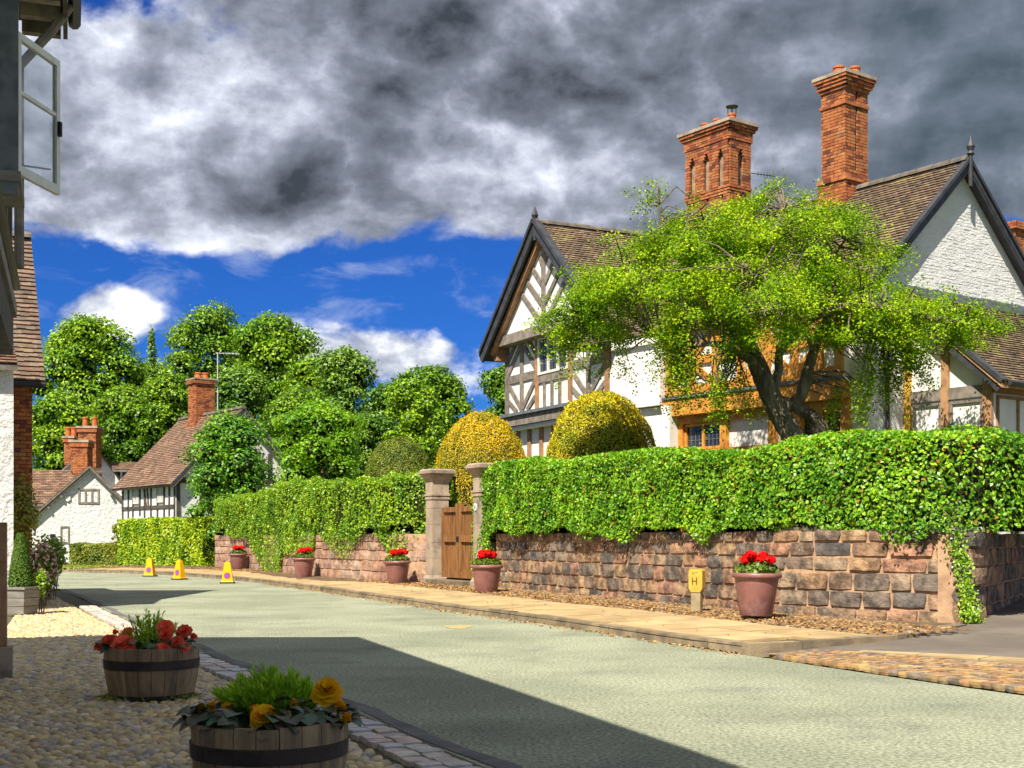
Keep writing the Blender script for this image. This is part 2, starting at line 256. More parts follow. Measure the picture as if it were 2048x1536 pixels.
MT['l_gera'] = leafmat('geranium_leaf', (0.05, 0.10, 0.012), (0.11, 0.18, 0.016), (0.20, 0.27, 0.03))
MT['p_red'] = mat('geranium_petal', (0.85, 0.006, 0.006), (0.70, 0.004, 0.006), scale=20, rough=0.6, spec=0.1)
MT['p_coral'] = mat('coral_begonia_petal', (0.95, 0.21, 0.11), (0.92, 0.11, 0.06), scale=14, rough=0.6, spec=0.15, transl=0.2, orand=0.15)
MT['p_yellow'] = mat('yellow_begonia_petal', (0.92, 0.60, 0.012), (0.88, 0.42, 0.010), scale=14, rough=0.6, spec=0.15, transl=0.2, orand=0.1)
MT['p_bud'] = mat('orange_begonia_bud', (0.75, 0.25, 0.06), (0.65, 0.33, 0.05), scale=14, rough=0.6)
MT['p_pink'] = leafmat('pink_petal', (0.60, 0.30, 0.36), (0.68, 0.42, 0.45), (0.74, 0.58, 0.56), transl=0.2)
MT['l_climber'] = leafmat('climber_leaf', (0.16, 0.20, 0.02), (0.34, 0.32, 0.03), (0.50, 0.42, 0.05))
MT['litter'] = mat('fallen_leaf', (1, 1, 1), (0.8, 0.8, 0.8), scale=5, rough=0.8, island=[(0.0, (0.36, 0.17, 0.05)), (0.4, (0.48, 0.27, 0.07)), (0.7, (0.25, 0.12, 0.05)), (1.0, (0.58, 0.38, 0.10))])
MT['grass'] = leafmat('grass_blade', (0.12, 0.19, 0.015), (0.24, 0.30, 0.02), (0.40, 0.40, 0.05))
MT['sign'] = mat('sign_white', (0.70, 0.69, 0.64), rough=0.6)
# ------------------------------------------------------------------ object helpers
def wl(o):
    v = Vector((0, 0, 0))
    while o is not None: v += o.location; o = o.parent
    return v
def link(o, parent=None, local=False):
    COL.objects.link(o)
    if parent is not None:
        o.parent = parent
        if not local: o.location = o.location - wl(parent)
    return o
def tag(o, label=None, cat=None, group=None, kind=None):
    for k, v in (('label', label), ('category', cat), ('group', group), ('kind', kind)):
        if v: o[k] = v
    return o
def thing(name, loc, label, cat, group=None, rz=0.0):
    o = bpy.data.objects.new(name, None); COL.objects.link(o); o.location = loc; o.rotation_euler = (0, 0, rz); o.empty_display_size = 0.3
    return tag(o, label, cat, group)
def copy_tree(o, parent=None):
    c = o.copy(); COL.objects.link(c)
    if parent is not None: c.parent = parent
    for ch in list(o.children): copy_tree(ch, c)
    return c
def inst(name, mesh, parent, loc, rot=(0, 0, 0), scale=(1, 1, 1), m=None, local=False):
    o = bpy.data.objects.new(name, mesh); o.location = loc; o.rotation_euler = rot; o.scale = scale
    return link(o, parent, local)

class MB:
    def __init__(s): s.v = []; s.f = []
    def add(s, vs, fs):
        n = len(s.v); s.v += [tuple(p) for p in vs]; s.f += [tuple(i + n for i in f) for f in fs]; return s
    def hexa(s, p): return s.add(p, [(3, 2, 1, 0), (4, 5, 6, 7), (0, 1, 5, 4), (1, 2, 6, 5), (2, 3, 7, 6), (3, 0, 4, 7)])
    def box(s, x0, x1, y0, y1, z0, z1): return s.hexa([(x0, y0, z0), (x1, y0, z0), (x1, y1, z0), (x0, y1, z0), (x0, y0, z1), (x1, y0, z1), (x1, y1, z1), (x0, y1, z1)])
    def prism(s, poly, off):
        n = len(poly); off = Vector(off); a = [Vector(p) for p in poly]; b = [p + off for p in a]
        return s.add(a + b, [tuple(range(n - 1, -1, -1)), tuple(range(n, 2 * n))] + [(i, (i + 1) % n, n + (i + 1) % n, n + i) for i in range(n)])
    def tube(s, pts, rad, n=8, cap=True):
        pts = [Vector(p) for p in pts]; k = len(pts); rad = [rad] * k if isinstance(rad, (int, float)) else rad
        base = len(s.v); up = Vector((0.13, 0.27, 0.95)); ref = None
        for i, p in enumerate(pts):
            t = (pts[min(i + 1, k - 1)] - pts[max(i - 1, 0)]).normalized()
            if ref is None: ref = t.cross(up if abs(t.dot(up)) < 0.9 else Vector((1, 0, 0))).normalized()
            ref = (ref - t * ref.dot(t)).normalized(); b = t.cross(ref)
            for j in range(n):
                a = 2 * math.pi * j / n
                s.v.append(tuple(p + (ref * math.cos(a) + b * math.sin(a)) * rad[i]))
        for i in range(k - 1):
            for j in range(n):
                q = (j + 1) % n
                s.f.append((base + i * n + j, base + i * n + q, base + (i + 1) * n + q, base + (i + 1) * n + j))
        if cap:
            s.f.append(tuple(base + j for j in range(n - 1, -1, -1))); s.f.append(tuple(base + (k - 1) * n + j for j in range(n)))
        return s
    def lathe(s, prof, n=24, c=(0, 0, 0), cap=True, a0=0.0, a1=2 * math.pi):
        base = len(s.v); full = abs(a1 - a0 - 2 * math.pi) < 1e-6; m = n if full else n + 1
        for r, z in prof:
            for j in range(m):
                a = a0 + (a1 - a0) * j / n
                s.v.append((c[0] + r * math.cos(a), c[1] + r * math.sin(a), c[2] + z))
        for i in range(len(prof) - 1):
            for j in range(n):
                q = (j + 1) % m
                s.f.append((base + i * m + j, base + i * m + q, base + (i + 1) * m + q, base + (i + 1) * m + j))
        if cap and full:
            s.f.append(tuple(base + j for j in range(m - 1, -1, -1))); s.f.append(tuple(base + (len(prof) - 1) * m + j for j in range(m)))
        return s
    def mesh(s, name, m, smooth=False):
        me = bpy.data.meshes.new(name); me.from_pydata(s.v, [], s.f); me.materials.append(m)
        if smooth: me.polygons.foreach_set('use_smooth', [True] * len(me.polygons))
        me.update(); return me
    def build(s, name, m, parent=None, local=False, smooth=False, kind=None):
        o = bpy.data.objects.new(name, s.mesh(name, MT[m] if isinstance(m, str) else m, smooth)); link(o, parent, local)
        if kind: o['kind'] = kind
        return o

class Frame:
    """a wall plane: a runs along the wall, z up, o outwards"""
    def __init__(s, origin, A, N): s.O = Vector((origin[0], origin[1], 0)); s.A = Vector((A[0], A[1], 0)).normalized(); s.N = Vector((N[0], N[1], 0)).normalized()
    def P(s, a, z, o=0.0): p = s.O + s.A * a + s.N * o; return Vector((p.x, p.y, z))
    def box(s, mb, a0, a1, z0, z1, o0, o1): return mb.hexa([s.P(a0, z0, o1), s.P(a1, z0, o1), s.P(a1, z0, o0), s.P(a0, z0, o0), s.P(a0, z1, o1), s.P(a1, z1, o1), s.P(a1, z1, o0), s.P(a0, z1, o0)])
    def bar(s, mb, a0, z0, a1, z1, w, o0, o1):
        d = Vector((a1 - a0, z1 - z0)).normalized(); q = Vector((-d.y, d.x)) * w / 2
        c = [(a0 - q.x, z0 - q.y), (a1 - q.x, z1 - q.y), (a1 + q.x, z1 + q.y), (a0 + q.x, z0 + q.y)]
        return mb.prism([s.P(a, z, o1) for a, z in c], s.N * (o0 - o1))
    def poly(s, mb, pts, o0, o1): return mb.prism([s.P(a, z, o1) for a, z in pts], s.N * (o0 - o1))
    def rz(s): return math.atan2(s.A.y, s.A.x)

def beam(fr, parent, a0, z0, a1, z1, w=0.2, o0=-0.02, o1=0.035, m='timber', name='beam'):
    mb = MB(); fr.bar(mb, a0, z0, a1, z1, w, o0, o1); return mb.build(name, m, parent)
def fbox(fr, parent, name, m, *b):
    mb = MB(); fr.box(mb, *b); return mb.build(name, m, parent)

def window(fr, parent, a0, a1, z0, z1, o, lights=2, rows=1, m='timber', pane='pane', leads=(3, 3), fw=0.06, transom=None):
    """leaded casement: frame with mullions, one pane a light, lead cames"""
    mb = MB()
    fr.box(mb, a0, a1, z0, z0 + fw, o - .05, o + .045); fr.box(mb, a0, a1, z1 - fw, z1, o - .05, o + .045)
    for i in range(lights + 1):
        a = a0 + (a1 - a0 - fw) * i / lights; fr.box(mb, a, a + fw, z0 + fw, z1 - fw, o - .05, o + .04)
    w = mb.build('window', m, parent); lm = MB()
    for i in range(lights):
        b0 = a0 + (a1 - a0 - fw) * i / lights + fw; b1 = a0 + (a1 - a0 - fw) * (i + 1) / lights
        p = MB(); fr.box(p, b0, b1, z0 + fw, z1 - fw, o - .03, o - .015); p.build('pane', pane, w)
        for k in range(1, leads[0]): a = b0 + (b1 - b0) * k / leads[0]; fr.box(lm, a - .007, a + .007, z0 + fw, z1 - fw, o - .014, o - .004)
        for k in range(1, leads[1]): z = z0 + fw + (z1 - z0 - 2 * fw) * k / leads[1]; fr.box(lm, b0, b1, z - .007, z + .007, o - .013, o - .002)
    if lm.v: lm.build('lead_cames', 'lead', w)
    return w

def tiles(parent, eL, eR, rR, rL, m='tile', tw=0.17, ex=0.115, thick=0.022, name='roof_tiles', single=False, lift=0.03):
    """plain tiles on the roof plane eave-left, eave-right, ridge-right, ridge-left; one mesh, or one object a tile"""
    eL, eR, rR, rL = map(Vector, (eL, eR, rR, rL)); nrm = (eR - eL).cross(rL - eL).normalized()
    if nrm.z < 0: nrm = -nrm
    rows = max(2, int((rL - eL).length / ex)); mb = MB(); unit = None
    for r in range(rows):
        f0, f1 = r / rows, min(1.0, (r + 1.35) / rows)
        a0, a1 = eL.lerp(rL, f0), eR.lerp(rR, f0); b0, b1 = eL.lerp(rL, f1), eR.lerp(rR, f1)
        n = max(1, int((a1 - a0).length / tw)); off = 0.5 if r % 2 else 0.0
        for c in range(-1 if off else 0, n):
            u0, u1 = max(0.0, (c + off) / n + .001), min(1.0, (c + off + 1) / n - .001)
            if u1 - u0 < 0.2 / n: continue
            j = rnd.uniform(0, .008); s_ = rnd.uniform(-.012, .012) * (b0 - a0).normalized()
            p0, p1, q1, q0 = a0.lerp(a1, u0) + s_, a0.lerp(a1, u1) + s_, b0.lerp(b1, u1), b0.lerp(b1, u0)
            lo = nrm * lift; hi = nrm * (lift + thick + j)
            vs = [p0 + lo, p1 + lo, q1, q0, p0 + hi, p1 + hi, q1 + nrm * thick * .6, q0 + nrm * thick * .6]
            if single: MB().hexa(vs).build('tile', 'tile_one', parent)
            else: mb.add(vs, [(4, 5, 6, 7), (0, 1, 5, 4), (1, 2, 6, 5), (3, 0, 4, 7)])
    if not single: return mb.build(name, m, parent, kind='stuff')

def ridge_tiles(parent, p, q, r=0.13, L=0.42):
    p, q = Vector(p), Vector(q); n = max(1, int((q - p).length / L)); d = (q - p) / n
    for i in range(n):
        mb = MB(); a = p + d * i; t = d.normalized(); s = t.cross(Vector((0, 0, 1))).normalized(); k = 7
        for e, (pt, rr) in enumerate(((a, r * 1.06), (a + d * .97, r))):
            for j in range(k):
                w = math.pi * j / (k - 1); v = pt + s * math.cos(w) * rr + Vector((0, 0, 1)) * (math.sin(w) * rr - .05 + rnd.uniform(-.004, .004)); mb.v.append(tuple(v))
        mb.f = [(j, j + 1, k + j + 1, k + j) for j in range(k - 1)] + [tuple(range(k)), tuple(range(2 * k - 1, k - 1, -1))]
        mb.build('ridge_tile', 'ridge', parent)

UNIT = {}
def unit_brick():
    if 'b' not in UNIT:
        bm = bmesh.new(); bmesh.ops.create_cube(bm, size=1); bmesh.ops.bevel(bm, geom=bm.edges[:], offset=0.035, segments=1, affect='EDGES')
        me = bpy.data.meshes.new('brick'); bm.to_mesh(me); bm.free(); me.materials.append(MT['brick']); UNIT['b'] = me
    return UNIT['b']
def unit_stone(i, m):
    k = ('s', i, m)
    if k not in UNIT:
        bm = bmesh.new(); bmesh.ops.create_cube(bm, size=1); bmesh.ops.subdivide_edges(bm, edges=bm.edges[:], cuts=1, use_grid_fill=True)
        r = random.Random(i * 7 + 3); jt = .024 if m.startswith('stone') else .018
        for v in bm.verts:
            ed = sum(abs(c) > 0.49 for c in v.co)
            if ed == 3: v.co *= 0.94
            elif ed == 2: v.co *= 0.985
            elif ed == 1: v.co *= 1.0 + r.uniform(0.02, 0.10)
            v.co += Vector([r.uniform(-jt, jt) for _ in range(3)])
        me = bpy.data.meshes.new('stone'); bm.to_mesh(me); bm.free(); me.materials.append(MT[m]); UNIT[k] = me
    return UNIT[k]

class BrickSet:
    """bricks of one chimney or wall: the first 300 nearest ones become objects, the rest one mesh"""
    def __init__(s): s.items = []
    def face(s, fr, a0, a1, z0, z1, o=0.0, holes=None, bw=0.215, bh=0.065, j=0.011, d=0.06):
        n = max(1, round((z1 - z0) / (bh + j))); H = (z1 - z0) / n
        for r in range(n):
            a = a0 - (0.5 * (bw + j) if r % 2 else 0); z = z0 + r * H
            while a < a1 - .02:
                b0, b1 = max(a, a0), min(a + bw, a1); a += bw + j
                if b1 - b0 < .04: continue
                ac, zc = (b0 + b1) / 2, z + H / 2
                if holes and holes(ac, zc): continue
                s.items.append((fr.P(ac, zc, o - d / 2 + rnd.uniform(-.004, .004)), (b1 - b0, d, H - j), fr.rz()))
        return s
    def build(s, parent, limit=300):
        s.items.sort(key=lambda t: t[0].length)
        for p, sz, rz in s.items[:limit]: inst('brick', unit_brick(), parent, p, (0, 0, rz), sz)
        if len(s.items) > limit:
            mb = MB()
            for p, sz, rz in s.items[limit:]:
                c, w = math.cos(rz), math.sin(rz); A = Vector((c, w, 0)) * sz[0] / 2; D = Vector((-w, c, 0)) * sz[1] / 2; Z = Vector((0, 0, sz[2] / 2))
                mb.hexa([p - A - D - Z, p + A - D - Z, p + A + D - Z, p - A + D - Z, p - A - D + Z, p + A - D + Z, p + A + D + Z, p - A + D + Z])
            mb.build('brickwork', 'brick_mass', parent, kind='stuff')

# ------------------------------------------------------------------ foliage helpers
def unitv(v): return v / np.maximum(np.linalg.norm(v, axis=1, keepdims=True), 1e-9)
def leaf_mesh(name, pos, nrm, size, m, parent=None, aspect=0.6, local=False, jitter=0.6, kind=None, droop=0.0, rng=RNG):
    n = len(pos); nrm = unitv(nrm + rng.normal(0, jitter, (n, 3)))
    t = unitv(np.cross(nrm, rng.normal(0, 1, (n, 3)))); t[:, 2] -= droop; t = unitv(t); b = unitv(np.cross(nrm, t))
    s = (size * rng.uniform(0.65, 1.25, n))[:, None] if np.isscalar(size) else (size * rng.uniform(0.7, 1.2, n))[:, None]
    fold = nrm * s * 0.10
    v = np.stack([pos - t * s * .5, pos + b * s * .5 * aspect + fold, pos + t * s * .5, pos - b * s * .5 * aspect + fold], 1).reshape(-1, 3)
    me = bpy.data.meshes.new(name); me.vertices.add(4 * n); me.vertices.foreach_set('co', v.astype(np.float32).ravel())
    me.loops.add(4 * n); me.loops.foreach_set('vertex_index', np.arange(4 * n, dtype=np.int32)); me.polygons.add(n)
    me.polygons.foreach_set('loop_start', np.arange(0, 4 * n, 4, dtype=np.int32)); me.polygons.foreach_set('loop_total', np.full(n, 4, dtype=np.int32))
    me.materials.append(MT[m] if isinstance(m, str) else m); me.update(); me.validate()
    o = bpy.data.objects.new(name, me); link(o, parent, local)
    if kind: o['kind'] = kind
    return o
def sphere_dirs(n, rng=RNG): return unitv(rng.normal(0, 1, (n, 3)))
def noise3(p, s, seed=0):
    """cheap smooth value noise as a sum of sines, about -1..1"""
    r = np.random.default_rng(seed); out = np.zeros(len(p))
    for k in range(5):
        w = r.normal(0, 1, 3) * s * (1 + k * 0.6); out += np.sin(p @ w + r.uniform(0, 6.28)) / (1 + k * .5)
    return out / 2.2
def ellipsoid(c, r, seed=0, amp=0.06, sub=3):
    bm = bmesh.new(); bmesh.ops.create_icosphere(bm, subdivisions=sub, radius=1)
    mb = MB(); P = np.array([v.co[:] for v in bm.verts]); P = P * (1 + amp * noise3(P, 2.5, seed)[:, None])
    mb.v = [tuple(Vector(c) + Vector((p[0] * r[0], p[1] * r[1], p[2] * r[2]))) for p in P]; mb.f = [tuple(v.index for v in f.verts) for f in bm.faces]; bm.free(); return mb

def poly_sample(pts, step):
    """Catmull-Rom through pts, resampled: list of (point, tangent, arc length)"""
    P = [Vector((p[0], p[1], p[2] if len(p) > 2 else 0)) for p in pts]; P = [2 * P[0] - P[1]] + P + [2 * P[-1] - P[-2]]
    raw = []
    for i in range(1, len(P) - 2):
        for k in range(24):
            t = k / 24; a, b, c, d = P[i - 1], P[i], P[i + 1], P[i + 2]
            raw.append(0.5 * ((2 * b) + (c - a) * t + (2 * a - 5 * b + 4 * c - d) * t * t + (3 * b - a - 3 * c + d) * t ** 3))
    raw.append(P[-2]); L = [0.0]
    for i in range(1, len(raw)): L.append(L[-1] + (raw[i] - raw[i - 1]).length)
    n = max(2, round(L[-1] / step)); out = []; j = 0
    for k in range(n + 1):
        s = L[-1] * k / n
        while j < len(L) - 2 and L[j + 1] < s: j += 1
        f = (s - L[j]) / max(1e-9, L[j + 1] - L[j]); out.append((raw[j].lerp(raw[j + 1], f), (raw[j + 1] - raw[j]).normalized(), s))
    return out
def left_of(t): return Vector((-t.y, t.x, 0)).normalized()

# ------------------------------------------------------------------ the ground
def sheet(name, quads, m, parent=None):
    mb = MB()
    for q in quads: mb.add(q, [tuple(range(len(q)))])
    o = mb.build(name, m, parent); o['kind'] = 'structure'; return o
sheet('ground', [[(-400, -60, -.03), (400, -60, -.03), (400, 700, -.03), (-400, 700, -.03)]], 'grassland')
ROAD_L = [(3.2, -1.0), (1.4, 3.6), (-.15, 7.2), (-1.2, 9.65), (-3.3, 14.2), (-6.3, 21), (-10.6, 30.9), (-15.5, 40.5), (-22, 46.5), (-34, 51)]
ROAD_R = [(10.5, -2), (7.6, 4.0), (5.75, 7.6), (4.14, 10.55), (2.62, 14.05), (1.87, 15.9), (.56, 19.2), (-1.09, 22.9), (-5.03, 32.4), (-8.7, 40.2), (-12.9, 46.6), (-18.5, 50.6), (-34, 55)]
def strip(name, PL, PR, n, zl, zr, m, sub=6):
    A = poly_sample(PL, sum((Vector(PL[i + 1]) - Vector(PL[i])).length for i in range(len(PL) - 1)) / n)[:n]; B = poly_sample(PR, sum((Vector(PR[i + 1]) - Vector(PR[i])).length for i in range(len(PR) - 1)) / n)[:n]
    k = min(len(A), len(B)); A, B = A[:k], B[:k]; mb = MB()
    for (a, _, _), (b, _, _) in zip(A, B):
        for j in range(sub + 1):
            p = a.lerp(b, j / sub); mb.v.append((p.x, p.y, zl + (zr - zl) * j / sub))
    for i in range(k - 1):
        for j in range(sub): q = i * (sub + 1) + j; mb.f.append((q, q + 1, q + sub + 2, q + sub + 1))
    o = mb.build(name, m); o['kind'] = 'structure'; return o
road = strip('road', ROAD_L, ROAD_R, 90, 0, 0, 'road')
# a worn scrap of yellow paint and tar patches on the road
mb = MB(); c = at(917, 1254, 18.75); mb.add([(c.x + .20 * math.cos(a) * (1 + .25 * math.sin(3 * a)), c.y + .42 * math.sin(a) * (1 + .2 * math.cos(5 * a)), .004) for a in [i * math.pi / 9 for i in range(18)]], [tuple(range(18))]); mb.build('paint_patch', 'yellowline', road)
# thin concrete channel strip along the near-left road edge
mb = MB(); cl = poly_sample(ROAD_L[1:8], .5)
for p, t, s in cl:
    n = -left_of(t); w0 = .03 + .03 * math.sin(s * 2.1); mb.v += [tuple(p + n * w0 + Vector((0, 0, .005))), tuple(p + n * (w0 + .13 + .02 * math.sin(s * 5))+ Vector((0, 0, .005)))]
mb.f = [(2 * i, 2 * i + 1, 2 * i + 3, 2 * i + 2) for i in range(len(cl) - 1)]
mb.build('channel_strip', 'channel', road)

# ---- cobbled forecourt at the left
def road_left_x(Y):
    for (x0, y0), (x1, y1) in zip(ROAD_L, ROAD_L[1:]):
        if y0 <= Y <= y1: return x0 + (x1 - x0) * (Y - y0) / (y1 - y0)
    return -30
court = sheet('forecourt', [[(road_left_x(y0), y0, .003), (road_left_x(y1), y1, .003), (road_left_x(y1) - 12, y1 - 3, .003), (road_left_x(y0) - 12, y0 - 3, .003)] for y0, y1 in zip(range(2, 39), range(3, 40))], 'cobbed')
dF = Vector((-.322, .947, 0)); nF = Vector((.947, .322, 0)); CE = Vector((-4.71, 11.8, 0))     # facade line of the near house
def dome_unit(seed, m):
    r = random.Random(seed); mb = MB(); n = 7
    for rr, z in ((0.52, -.30), (0.50, .18), (0.33, .42)):
        for j in range(n): a = 2 * math.pi * j / n + seed; k = rr * r.uniform(.88, 1.1); mb.v.append((k * math.cos(a), k * math.sin(a), z + r.uniform(-.04, .04)))
    mb.v.append((0, 0, .5)); 
    for i in range(2):
        for j in range(n): q = (j + 1) % n; mb.f.append((i * n + j, i * n + q, (i + 1) * n + q, (i + 1) * n + j))
    mb.f += [(2 * n + j, 2 * n + (j + 1) % n, 3 * n) for j in range(n)]
    return mb
dunits = [dome_unit(i + 1, None) for i in range(6)]
dmesh = [d.mesh('cobble', MT['cobble_one'], True) for d in dunits]
cob = []
for i in range(-130, 330):
    for j in range(-2, 95):
        p = CE + dF * (i * .098 + rnd.uniform(-.014, .014)) + nF * (j * .076 + (.04 if i % 2 else 0) + rnd.uniform(-.012, .012))
        if p.y < 6.0 or p.y > 33: continue
        px = 1024 + FPX * p.x / p.y
        if px < -70: continue
        if p.x > road_left_x(p.y) - .50: continue
        cob.append((p, rnd.uniform(.085, .118), rnd.uniform(.066, .088), rnd.uniform(.045, .075), rnd.uniform(-.5, .5) + math.atan2(dF.y, dF.x), rnd.randrange(6)))
def on_frame(p): x = 1024 + FPX * p.x / p.y; y = HOR + FPX * CAM_H / p.y; return 0 < x < 2048 and y < 1530
seen = sorted([c for c in cob if on_frame(c[0])], key=lambda c: c[0].y); near = set(id(c) for c in seen[:300])
V = []; Fc = []
for c in cob:
    p, a, b, h, rz, u = c
    if id(c) in near: inst('cobble', dmesh[u], court, (p.x, p.y, .006), (rnd.uniform(-.1, .1), rnd.uniform(-.1, .1), rz), (a, b, h))
    else:
        n = len(V); cs, sn = math.cos(rz), math.sin(rz)
        V += [(p.x + x * a * cs - y * b * sn, p.y + x * a * sn + y * b * cs, .006 + z * h) for x, y, z in dunits[u].v]; Fc += [tuple(k + n for k in f) for f in dunits[u].f]
mb = MB(); mb.v = V; mb.f = Fc; mb.build('cobble_mass', 'cobble', court, smooth=True, kind='stuff')
# light setts edging the forecourt
for p, t, s in poly_sample(ROAD_L[1:8], .17):
    if p.y < 6 or p.y > 24: continue
    for k in range(2):
        q = p + left_of(t) * (.16 + k * .155) + t * (.08 * k) + Vector((rnd.uniform(-.01, .01), rnd.uniform(-.01, .01), .008 + rnd.uniform(-.006, .006)))
        inst('sett', unit_stone(k + 4, 'sett'), court, q, (rnd.uniform(-.04, .04), rnd.uniform(-.04, .04), math.atan2(t.y, t.x) + rnd.uniform(-.05, .05)), (.155 * rnd.uniform(.9, 1.03), .14 * rnd.uniform(.92, 1.02), .06))

# ---- right-hand pavement: kerb, flags, cobbled margin up to the garden wall
WALL_R = [(-.62, 29.75), (2.75, 21.8), (3.75, 19.2), (4.5, 18.05), (5.95, 16.9)]
WALL_L = [(-1.86, 32.5), (-2.9, 33.4), (-5.4, 37.6), (-8.6, 44.9), (-11.7, 51.2)]
KERB = [(2.62, 14.25), (1.87, 15.9), (.56, 19.2), (-1.09, 22.9), (-5.03, 32.4), (-8.7, 40.2), (-12.9, 46.6), (-17.5, 50.2)]
pav = strip('pavement', KERB, [(5.75, 16.6), (4.3, 17.9), (3.55, 19.1), (2.6, 21.7), (-.7, 29.6), (-2.2, 32.9), (-5.6, 37.8), (-8.8, 45), (-12.0, 51.2), (-16.5, 54.5)], 70, .085, .19, 'earth')
def pz(d): return .115 + .028 * d
ks = poly_sample(KERB, .86)
for i in range(len(ks) - 1):
    (p, t, _), (q, t2, _) = ks[i], ks[i + 1]; n, n2 = -left_of(t), -left_of(t2); e = (q - p).normalized() * .008; dz = rnd.uniform(-.008, .008)
    h = .118 + dz
    mb = MB(); mb.hexa([p + e, q - e, q - e + n2 * .16, p + e + n * .16] + [v + Vector((0, 0, h)) for v in (p + e + n * .012, q - e + n2 * .012, q - e + n2 * .16, p + e + n * .16)]); mb.build('kerb_stone', 'kerb', pav)
for row, (d0, d1) in enumerate(((.165, .93), (.935, 1.72))):
    fs = poly_sample(KERB, .01); i = 0 if row else 45
    while i < len(fs) - 90:
        k = i + rnd.randint(62, 105)
        if k >= len(fs): break
        (p, t, _), (q, t2, _) = fs[i], fs[k]
        if p.y > 49: break
        n, n2 = -left_of(t), -left_of(t2); e = (q - p).normalized() * .011; w = (d1 - .006) * rnd.uniform(.99, 1.0) if row else d1 - .006
        dz = [rnd.uniform(-.006, .006) for _ in range(4)]
        c4 = [p + e + n * d0, q - e + n2 * d0, q - e + n2 * w, p + e + n * w]; zz = [pz(d0), pz(d0), pz(w), pz(w)]
        MB().hexa([Vector((c.x, c.y, .06)) for c in c4] + [Vector((c.x, c.y, z + e_)) for c, z, e_ in zip(c4, zz, dz)]).build('paving_slab', 'slab', pav)
        i = k
# leaf litter and small stones between flags and wall, and in the gutter
lp = []; gp = []
for p, t, s in poly_sample(KERB[:8], .02):
    n = -left_of(t)
    for _ in range(3):
        d = 1.75 + abs(rnd.gauss(0, .55)); q = p + n * d
        lp.append((q.x, q.y, pz(d) + rnd.uniform(.004, .022))) if rnd.random() < .95 else None
    if rnd.random() < .9 and s < 24: d = -abs(rnd.gauss(0, .10)); q = p + n * d; gp.append((q.x, q.y, .008))
    if rnd.random() < .10: d = rnd.uniform(.2, 1.7); q = p + n * d; gp.append((q.x, q.y, pz(d) + .014))
leaf_mesh('leaf_litter', np.array(lp + gp), np.tile([0, 0, 1.0], (len(lp + gp), 1)), 0.05, 'litter', pav, jitter=.35, kind='stuff')
V = []; Fc = []
for p, t, s in poly_sample(KERB[:7], .075):
    n = -left_of(t)
    for k in range(16):
        d = 1.80 + k * .085 + rnd.uniform(-.02, .02); q = p + n * d
        if rnd.random() < .25: continue
        u = dunits[rnd.randrange(6)]; n0 = len(V); a, b, h = rnd.uniform(.06, .1), rnd.uniform(.05, .075), rnd.uniform(.03, .05); z0 = pz(d) - .012
        V += [(q.x + x * a, q.y + y * b, z0 + z * h) for x, y, z in u.v]; Fc += [tuple(i + n0 for i in f) for f in u.f]
mb = MB(); mb.v = V; mb.f = Fc; mb.build('margin_cobbles', 'margin', pav, smooth=True, kind='stuff')
# drive beside the wall corner with stone crossing
drive = sheet('drive', [[(2.7, 14.0, .03), (5.0, 12.6, .03), (14, 12.5, .10), (22, 24, .5), (9.0, 23.5, .36), (6.1, 17.0, .2), (5.3, 16.0, .15), (4.2, 14.9, .10)]], 'drive')
END = [(2.56, 14.16), (3.4, 14.5), (4.25, 14.9), (5.0, 15.6), (5.75, 16.55)]
es = poly_sample(END, .72)
for (p, t, _), (q, t2, _) in zip(es, es[1:]):
    n, n2 = -left_of(t) * .17, -left_of(t2) * .17; e = (q - p).normalized() * .006; zt_ = Vector((0, 0, .135 + .02 * (p.x - 2.6)))
    c4 = [p + e + n * .3, q - e + n2 * .3, q - e - n2 * .7, p + e - n * .7]; MB().hexa([v + Vector((0, 0, -.02)) for v in c4] + [v + zt_ for v in c4]).build('edging_stone', 'kerb', pav)
crossing = sheet('crossing', [[(2.85, 13.9, .006), (4.3, 10.75, .006), (5.95, 7.7, .006), (9, 8.5, .012), (7.5, 11.4, .036), (5.0, 12.9, .036), (3.6, 14.3, .036)]], 'cobbed')
for i in range(40):
    for j in range(8):
        f = (i + .5 * (j % 2)) / 40; a = Vector((2.75, 13.95, 0)).lerp(Vector((4.9, 9.25, 0)), f); n = Vector((.91, .415, 0))
        q = a + n * (.08 + j * (.06 + .13 * min(1, f * 1.5 + .25)) + rnd.uniform(-.015, .015))
        if 1024 + FPX * q.x / q.y > 2120: continue
        inst('sett', unit_stone(j % 3 + 8, 'crossing'), crossing, (q.x, q.y, .012 + .0035 * j + rnd.uniform(-.006, .006)), (rnd.uniform(-.05, .05), rnd.uniform(-.05, .05), math.atan2(-.91, .415) + rnd.uniform(-.2, .2)), (.125 * rnd.uniform(.8, 1.05), .15 * rnd.uniform(.75, 1.0) * min(1, .45 + f * 1.5), .055))
for i in range(7):
    a = Vector((3.75, 14.05, 0)).lerp(Vector((7.2, 10.9, 0)), i / 7); b = Vector((3.75, 14.05, 0)).lerp(Vector((7.2, 10.9, 0)), (i + .97) / 7); n = Vector((.55, .62, 0)).normalized() * .36
    MB().hexa([a, b, b + n, a + n] + [v + Vector((0, 0, .062)) for v in (a, b, b + n, a + n)]).build('edging_slab', 'slab', drive)
